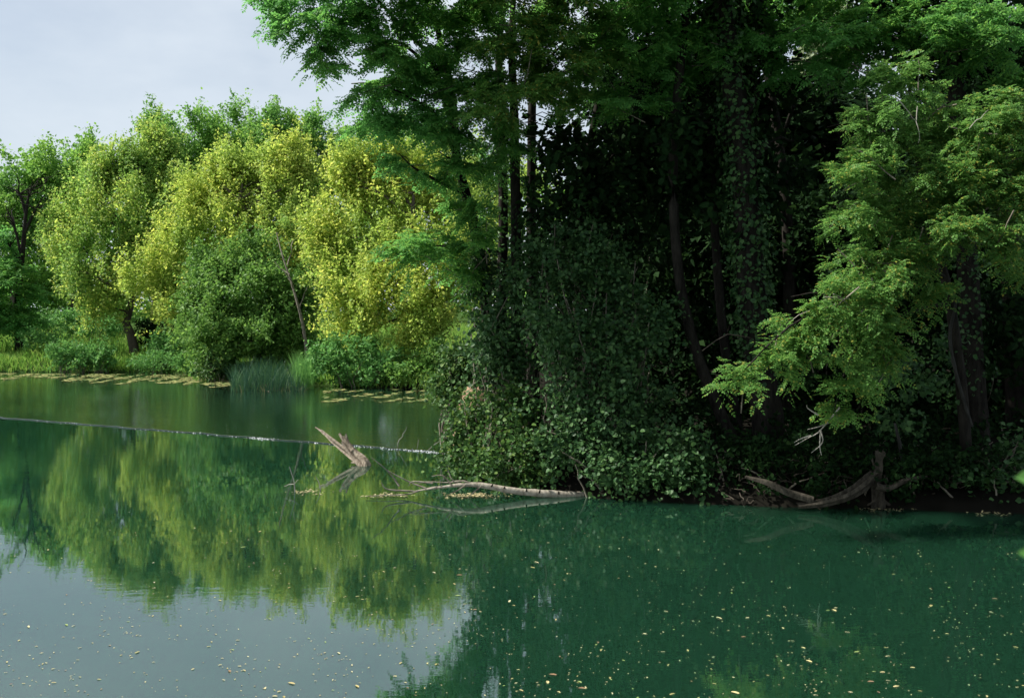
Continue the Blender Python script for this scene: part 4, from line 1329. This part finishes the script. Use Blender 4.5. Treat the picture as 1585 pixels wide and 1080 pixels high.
m1 = MB()
strands(m1, [b0 + [0.12, -0.25, -0.35], b0 + [0, 0, 0], P(540, 702, yb + 0.3), P(514, 681, yb + 0.6), P(498, 667, yb + 0.8), P(487, 659, yb + 0.95)], [0.10, 0.085, 0.062, 0.045, 0.03, 0.015], 6, rng)
m1.build('stem', M['deadwood'], root)
m2 = MB()
strands(m2, [b0 + [0.15, -0.2, -0.3], b0 + [0.04, 0.0, 0.02], P(549, 703, yb + 0.15), P(537, 687, yb + 0.25), P(525, 669, yb + 0.35)], [0.10, 0.095, 0.088, 0.08, 0.062], 8, rng)
gnarled(m2, [P(546, 698, yb + 0.12), P(540, 688, yb + 0.2), P(535, 672, yb + 0.25)], [0.04, 0.032, 0.014], 7, 0.2, 10)
m2.build('fork', M['deadwood'], root)
m3 = MB()
gnarled(m3, [b0 + [-0.22, 0.1, 0.04], b0 + [0.0, -0.02, 0.03], b0 + [0.12, -0.08, -0.06]], [0.012, 0.03, 0.02], 7, 0.2, 12)
m3.build('splinter', M['deadwood'], root)

# fallen branch lying in the water in front of the thicket
f0 = W(945, 772, 0.0)
root = thing('fallen_branch', f0, 'pale fallen branch lying in the water in front of the thicket, twigs to the left', 'fallen branch')
mb = MB()
Yf = W(800, 770, 0)[1]
main = [P(985, 772, Yf + 0.5), P(935, 768, Yf + 0.35), P(870, 766, Yf + 0.1), P(800, 760, Yf), P(735, 750, Yf), P(690, 753, Yf), P(640, 760, Yf + 0.05)]
tube(mb, smooth_path(main, 40), [0.05, 0.065, 0.066, 0.055, 0.042, 0.022, 0.008], 10, 0.12, rng)
mb.build('stem', M['log'], root, True)
for pts in ([(735, 750), (715, 744), (690, 747), (660, 745), (640, 751)], [(700, 752), (690, 740), (681, 735), (668, 737)], [(690, 753), (665, 755), (630, 765), (600, 766), (566, 768)],
            [(720, 751), (706, 760), (696, 764)], [(745, 752), (733, 762), (727, 768)], [(660, 756), (635, 746), (618, 738), (600, 728)], [(618, 752), (608, 738), (596, 725), (575, 708)],
            [(640, 760), (600, 757), (590, 746)], [(670, 748), (640, 745), (632, 752)], [(712, 750), (700, 742), (694, 730)]):
    tb = MB()
    tube(tb, smooth_path([P(a, b, Yf + rng.normal() * 0.05) for a, b in pts], 10), [0.017, 0.005], 5, 0.15, rng)
    tb.build('twig', M['twig'], root, True)
km = MB()
for a, b in [(780, 757), (815, 760), (835, 762), (760, 753), (865, 764)]:
    p = P(a, b, Yf - 0.03)
    tube(km, [p, p + np.array([rng.normal() * 0.03, -0.03, 0.045])], [0.016, 0.010], 6, 0.2, rng)
tag(km.build('knots', M['bark'], root, True), kind='stuff')

# twigs standing in the water left of it
for i, (pts, lab) in enumerate([([(457, 762), (455, 745), (452, 735), (448, 722)], 'thin forked twig standing in the water, far left of the fallen branch'),
                                ([(498, 758), (494, 748), (489, 738)], 'short twig sticking out of the water left of the fallen branch')]):
    w0 = W(*pts[0], 0)
    t = thing('standing_twig', w0, lab, 'twig', 'twigs standing in the water')
    tb = MB()
    tube(tb, smooth_path([w0 - [0, 0, 0.15]] + [P(a, b, w0[1]) for a, b in pts[1:]], 10), [0.010, 0.005], 5, 0.2, rng)
    tb.build('stem', M['twig_pale'], t, True)
    for a, b in ([(462, 742), (440, 752)] if i == 0 else [(501, 749)]):
        tb = MB()
        tube(tb, wiggle(P(pts[1][0], pts[1][1] + 4, w0[1]), P(a, b, w0[1] + 0.05), 6, 0.05, rng), [0.006, 0.003], 4, 0.1, rng)
        tb.build('side_shoot', M['twig_pale'], t, True)
for a, b, c_, d_, lab in [(612, 688, 630, 660, 'thin bare twig rising behind the weir line'), (640, 692, 648, 680, 'very short twig at the weir line'), (652, 694, 680, 683, 'bent pale twig at the weir beside the brambles')]:
    w0 = W(a, b, 0.05)
    tb = MB()
    tube(tb, wiggle(w0 - [0, 0, 0.15], P(c_, d_, w0[1]), 8, 0.05, rng), [0.008, 0.004], 5, 0.2, rng)
    tag(tb.build('weir_twig', M['twig_pale'], None, True), lab, 'twig', 'twigs caught on the weir')

# driftwood under the dark bank at the right
root = thing('driftwood_log', W(1300, 783, 0), 'long grey driftwood log lying curved along the dark bank', 'driftwood', 'driftwood by the dark bank')
mb = MB()
Yd = 14.75
gnarled(mb, [P(1235, 783, Yd), P(1275, 777, Yd), P(1310, 766, Yd), P(1335, 750, Yd + 0.1), P(1350, 735, Yd + 0.2)], [0.03, 0.055, 0.075, 0.085, 0.06], 12, 0.2, 26)
mb.build('trunk', M['drift_dark'], root)
mb = MB()
gnarled(mb, [P(1258, 774, Yd), P(1220, 762, Yd + 0.05), P(1190, 748, Yd + 0.1), P(1155, 738, Yd + 0.2)], [0.05, 0.05, 0.04, 0.02], 9, 0.2, 22)
mb.build('limb', M['drift_dark'], root)
root = thing('driftwood_branch', P(1400, 748, 14.9), 'grey driftwood branch lying right of the upright stump', 'driftwood', 'driftwood by the dark bank')
mb = MB()
gnarled(mb, [P(1355, 752, 14.8), P(1375, 756, 14.8), P(1400, 745, 14.85), P(1430, 738, 15.0)], [0.06, 0.055, 0.05, 0.035], 10, 0.2, 22)
mb.build('stem', M['drift_dark'], root)
s0 = W(1358, 786, 0)
root = thing('upright_stump', s0, 'upright broken brown stump with a knobbed top at the dark water edge', 'stump')
mb = MB()
gnarled(mb, [s0 + [0, 0, -0.2], P(1357, 770, s0[1]), P(1355, 745, s0[1]), P(1359, 725, s0[1]), P(1360, 710, s0[1]), P(1361, 702, s0[1])], [0.11, 0.085, 0.07, 0.06, 0.05, 0.075], 11, 0.15, 26)
mb.build('trunk', M['drift_dark'], root)
mb = MB()
gnarled(mb, [P(1368, 735, s0[1] - .05), P(1371, 745, s0[1] - 0.1), P(1366, 760, s0[1] - 0.1), P(1366, 775, s0[1] - 0.1), P(1364, 786, s0[1] - 0.1)], [0.02, 0.03, 0.022, 0.03, 0.05], 8, 0.15, 20)
mb.build('root', M['drift_dark'], root)
mb = MB()
gnarled(mb, [P(1354, 722, s0[1]), P(1350, 712, s0[1]), P(1348, 704, s0[1])], [0.02, 0.02, 0.014], 7, 0.15, 10)
mb.build('stub', M['drift_dark'], root)
for a, b in [(1345, 787), (1375, 782), (1385, 786), (1335, 784)]:
    mb = MB()
    gnarled(mb, [P(1360, 770, s0[1]), P((1360 + a) / 2, 779, s0[1] - 0.05), W(a, b, -0.02)], [0.035, 0.025, 0.012], 7, 0.15, 10)
    mb.build('root', M['drift_dark'], root)
# exposed roots and dead twigs on the bank
rt = MB()
for _ in range(110):
    px = rng.uniform(1120, 1585)
    a = P(px, rng.uniform(700, 785), 15.2 + rng.uniform(-0.2, 0.8))
    g = float(ground_z(a[0], a[1]))
    a[2] = max(g, 0) + rng.uniform(0, 0.25)
    e = a + rng.normal(size=3) * [0.35, 0.25, 0.12]
    e[2] = max(e[2], 0.02)
    tube(rt, wiggle(a, e, 7, 0.10, rng), [0.011, 0.004], 4, 0.2, rng, cap=False)
tag(rt.build('dead_twigs', M['twig_dark'], None, True), 'tangle of dead twigs and roots on the dark bank', 'dead twigs', kind='stuff')
# hanging vine stem at the right
for pts, Yv, lab in [([(1480, 470), (1470, 520), (1478, 570), (1492, 620), (1505, 660)], 15.6, 'thin curved vine stem hanging beside the dark right trunk'),
                     ([(1385, 655), (1393, 690), (1396, 730)], 15.4, 'short dead stem hanging behind the upright stump')]:
    vb = MB()
    tube(vb, smooth_path([P(a, b, Yv) for a, b in pts], 16), [0.02, 0.03, 0.02], 6, 0.15, rng)
    tag(vb.build('vine', M['bark_pale'], None, True), lab, 'vine')

# ------------------------------------------------------------------ leaves floating on the near water
rng = np.random.default_rng(123)
n = 2600
px = rng.uniform(-20, 1605, n)
py = 788 + 292 * rng.random(n) ** 0.75
cl = np.sin(px / 70 + 2 * np.sin(py / 40)) + np.sin(px / 23 - py / 31)
ok = (rng.random(n) < 0.62 + 0.3 * cl) & ~((py < 830) & (px > 900) & (rng.random(n) < 0.6))
pp = np.array([W(a, b, 0.004) for a, b in zip(px[ok], py[ok])])
size = np.clip(rng.lognormal(-4.1, 0.55, len(pp)), 0.008, 0.075)
az = rng.uniform(0, 2 * np.pi, len(pp))
app = size / pp[:, 1]
order = np.argsort(-app)
metas = []
for k in range(6):
    mb = MB()
    t = np.linspace(0, 2 * np.pi, 9)[:-1]
    w = rng.uniform(0.3, 0.5)
    V = np.column_stack([np.cos(t) * 0.5 * rng.uniform(0.85, 1.1, 8), np.sin(t) * w * 0.5 * rng.uniform(0.8, 1.15, 8), np.abs(np.sin(t)) ** 2 * rng.uniform(0.02, 0.10, 8)])
    V = np.vstack([V, [0, 0, 0.0]])
    i = np.arange(8)
    mb.add(V, np.stack([i, np.roll(i, -1), np.full(8, 8)], 1))
    c1 = np.array([[0.42, 0.37, 0.18], [0.36, 0.30, 0.13], [0.48, 0.43, 0.25], [0.28, 0.25, 0.10], [0.22, 0.14, 0.08], [0.24, 0.30, 0.10]][k])
    metas.append(mb.mesh('floating_leaf', plain_mat('floating_leaf_tone', tuple(c1 * 0.8), tuple(c1 * 1.05), 30, 0.7), False))
for j in order[:300]:
    o = bpy.data.objects.new('floating_leaf', metas[int(rng.integers(0, 6)) if rng.random() < 0.6 else int(rng.integers(0, 3))])
    COL.objects.link(o)
    o.location = pp[j]
    o.rotation_euler = (0, 0, az[j])
    o.scale = (size[j],) * 3
    tag(o, 'small fallen yellowish leaf floating on the calm near water', 'leaf', 'fallen leaves floating on the near water')
rest = order[300:]
mb = MB()
leaves(mb, pp[rest], np.column_stack([np.cos(az[rest]), np.sin(az[rest]), np.zeros(len(rest))]), np.tile([0, 0, 1.0], (len(rest), 1)), size[rest], 'oval')
tag(mb.build('floating_leaves', M['floating']), 'tiny leaf flecks scattered over the near water', 'leaf flecks', kind='stuff')
# drift of leaves caught against the fallen branch
mb = MB()
q = []
for (x0, x1, y0, y1, k) in [(700, 772, 763, 771, 220), (560, 645, 763, 770, 110), (452, 505, 757, 765, 70), (685, 720, 764, 770, 50), (1330, 1400, 784, 791, 60), (1505, 1560, 792, 797, 50)]:
    for _ in range(k):
        u_ = rng.normal() * 0.28 + 0.5
        q.append(W(x0 + (x1 - x0) * u_, (y0 + y1) / 2 + rng.normal() * (y1 - y0) * 0.25 + 1.5 * math.sin(u_ * 9), 0.006))
q = np.array(q)
q[:, 2] += rng.uniform(0, 0.01, len(q))
leaves(mb, q, rng.normal(size=(len(q), 3)) * [1, 1, 0.15], np.array([0, 0, 1.0]) + rng.normal(size=(len(q), 3)) * 0.15, rng.uniform(0.015, 0.06, len(q)), 'oval')
tag(mb.build('leaf_drift', M['floating']), 'drifts of tan leaves caught against the branch and stump', 'leaf drift', kind='stuff')

# a twig of the near bank reaching into the frame at the right edge, out of focus
t = thing('near_twig', P(1640, 1100, 1.25), 'blurred leafy twig of the near bank at the right edge', 'twig')
tb = MB()
p0 = P(1660, 1200, 1.25)
p0[2] = float(ground_z(p0[0], p0[1]))
tube(tb, smooth_path([p0, P(1640, 1100, 1.25), P(1620, 880, 1.25), P(1612, 740, 1.25), P(1618, 660, 1.25)], 14), [0.006, 0.003, 0.0015], 5, 0.1, rng)
tb.build('stem', M['twig'], t, True)
t.location = p0
for ch in t.children:
    ch.data.transform(__import__('mathutils').Matrix.Translation(Vector(P(1640, 1100, 1.25)) - Vector(p0)))
for a, b, dx, dz in [(1612, 742, -1, 0.1), (1616, 862, -1, 0.2), (1612, 735, 0.6, 0.5), (1622, 900, 1, 0.3)]:
    lm = MB()
    leaves(lm, P(a, b, 1.25)[None], np.array([[dx, 0.1, dz]]), np.array([[0.1, -0.8, 0.6]]), np.array([0.032]), 'oval')
    lm.build('leaf', M['nettle'], t)

# unseen trees added behind the viewer to keep sky light off the right wood
near = [(4.5, -6.5, 0.4, 'added unseen shade tree behind the viewer, nearest on the right'), (11.0, -7.5, 2.1, 'added unseen shade tree behind the viewer, second to the right'),
        (18.0, -6.5, 3.9, 'added unseen shade tree behind the viewer, at the right end of the row')]
for i, (x, y, rz, lab) in enumerate(near):
    c_ = copy_tree(protoA if i % 2 else protoB, (x, y, float(ground_z(x, y))), rz, (1.25, 1.25, 1.25), lab, 'unseen trees added for shade')
    c_.name = 'unseen_shade_tree'
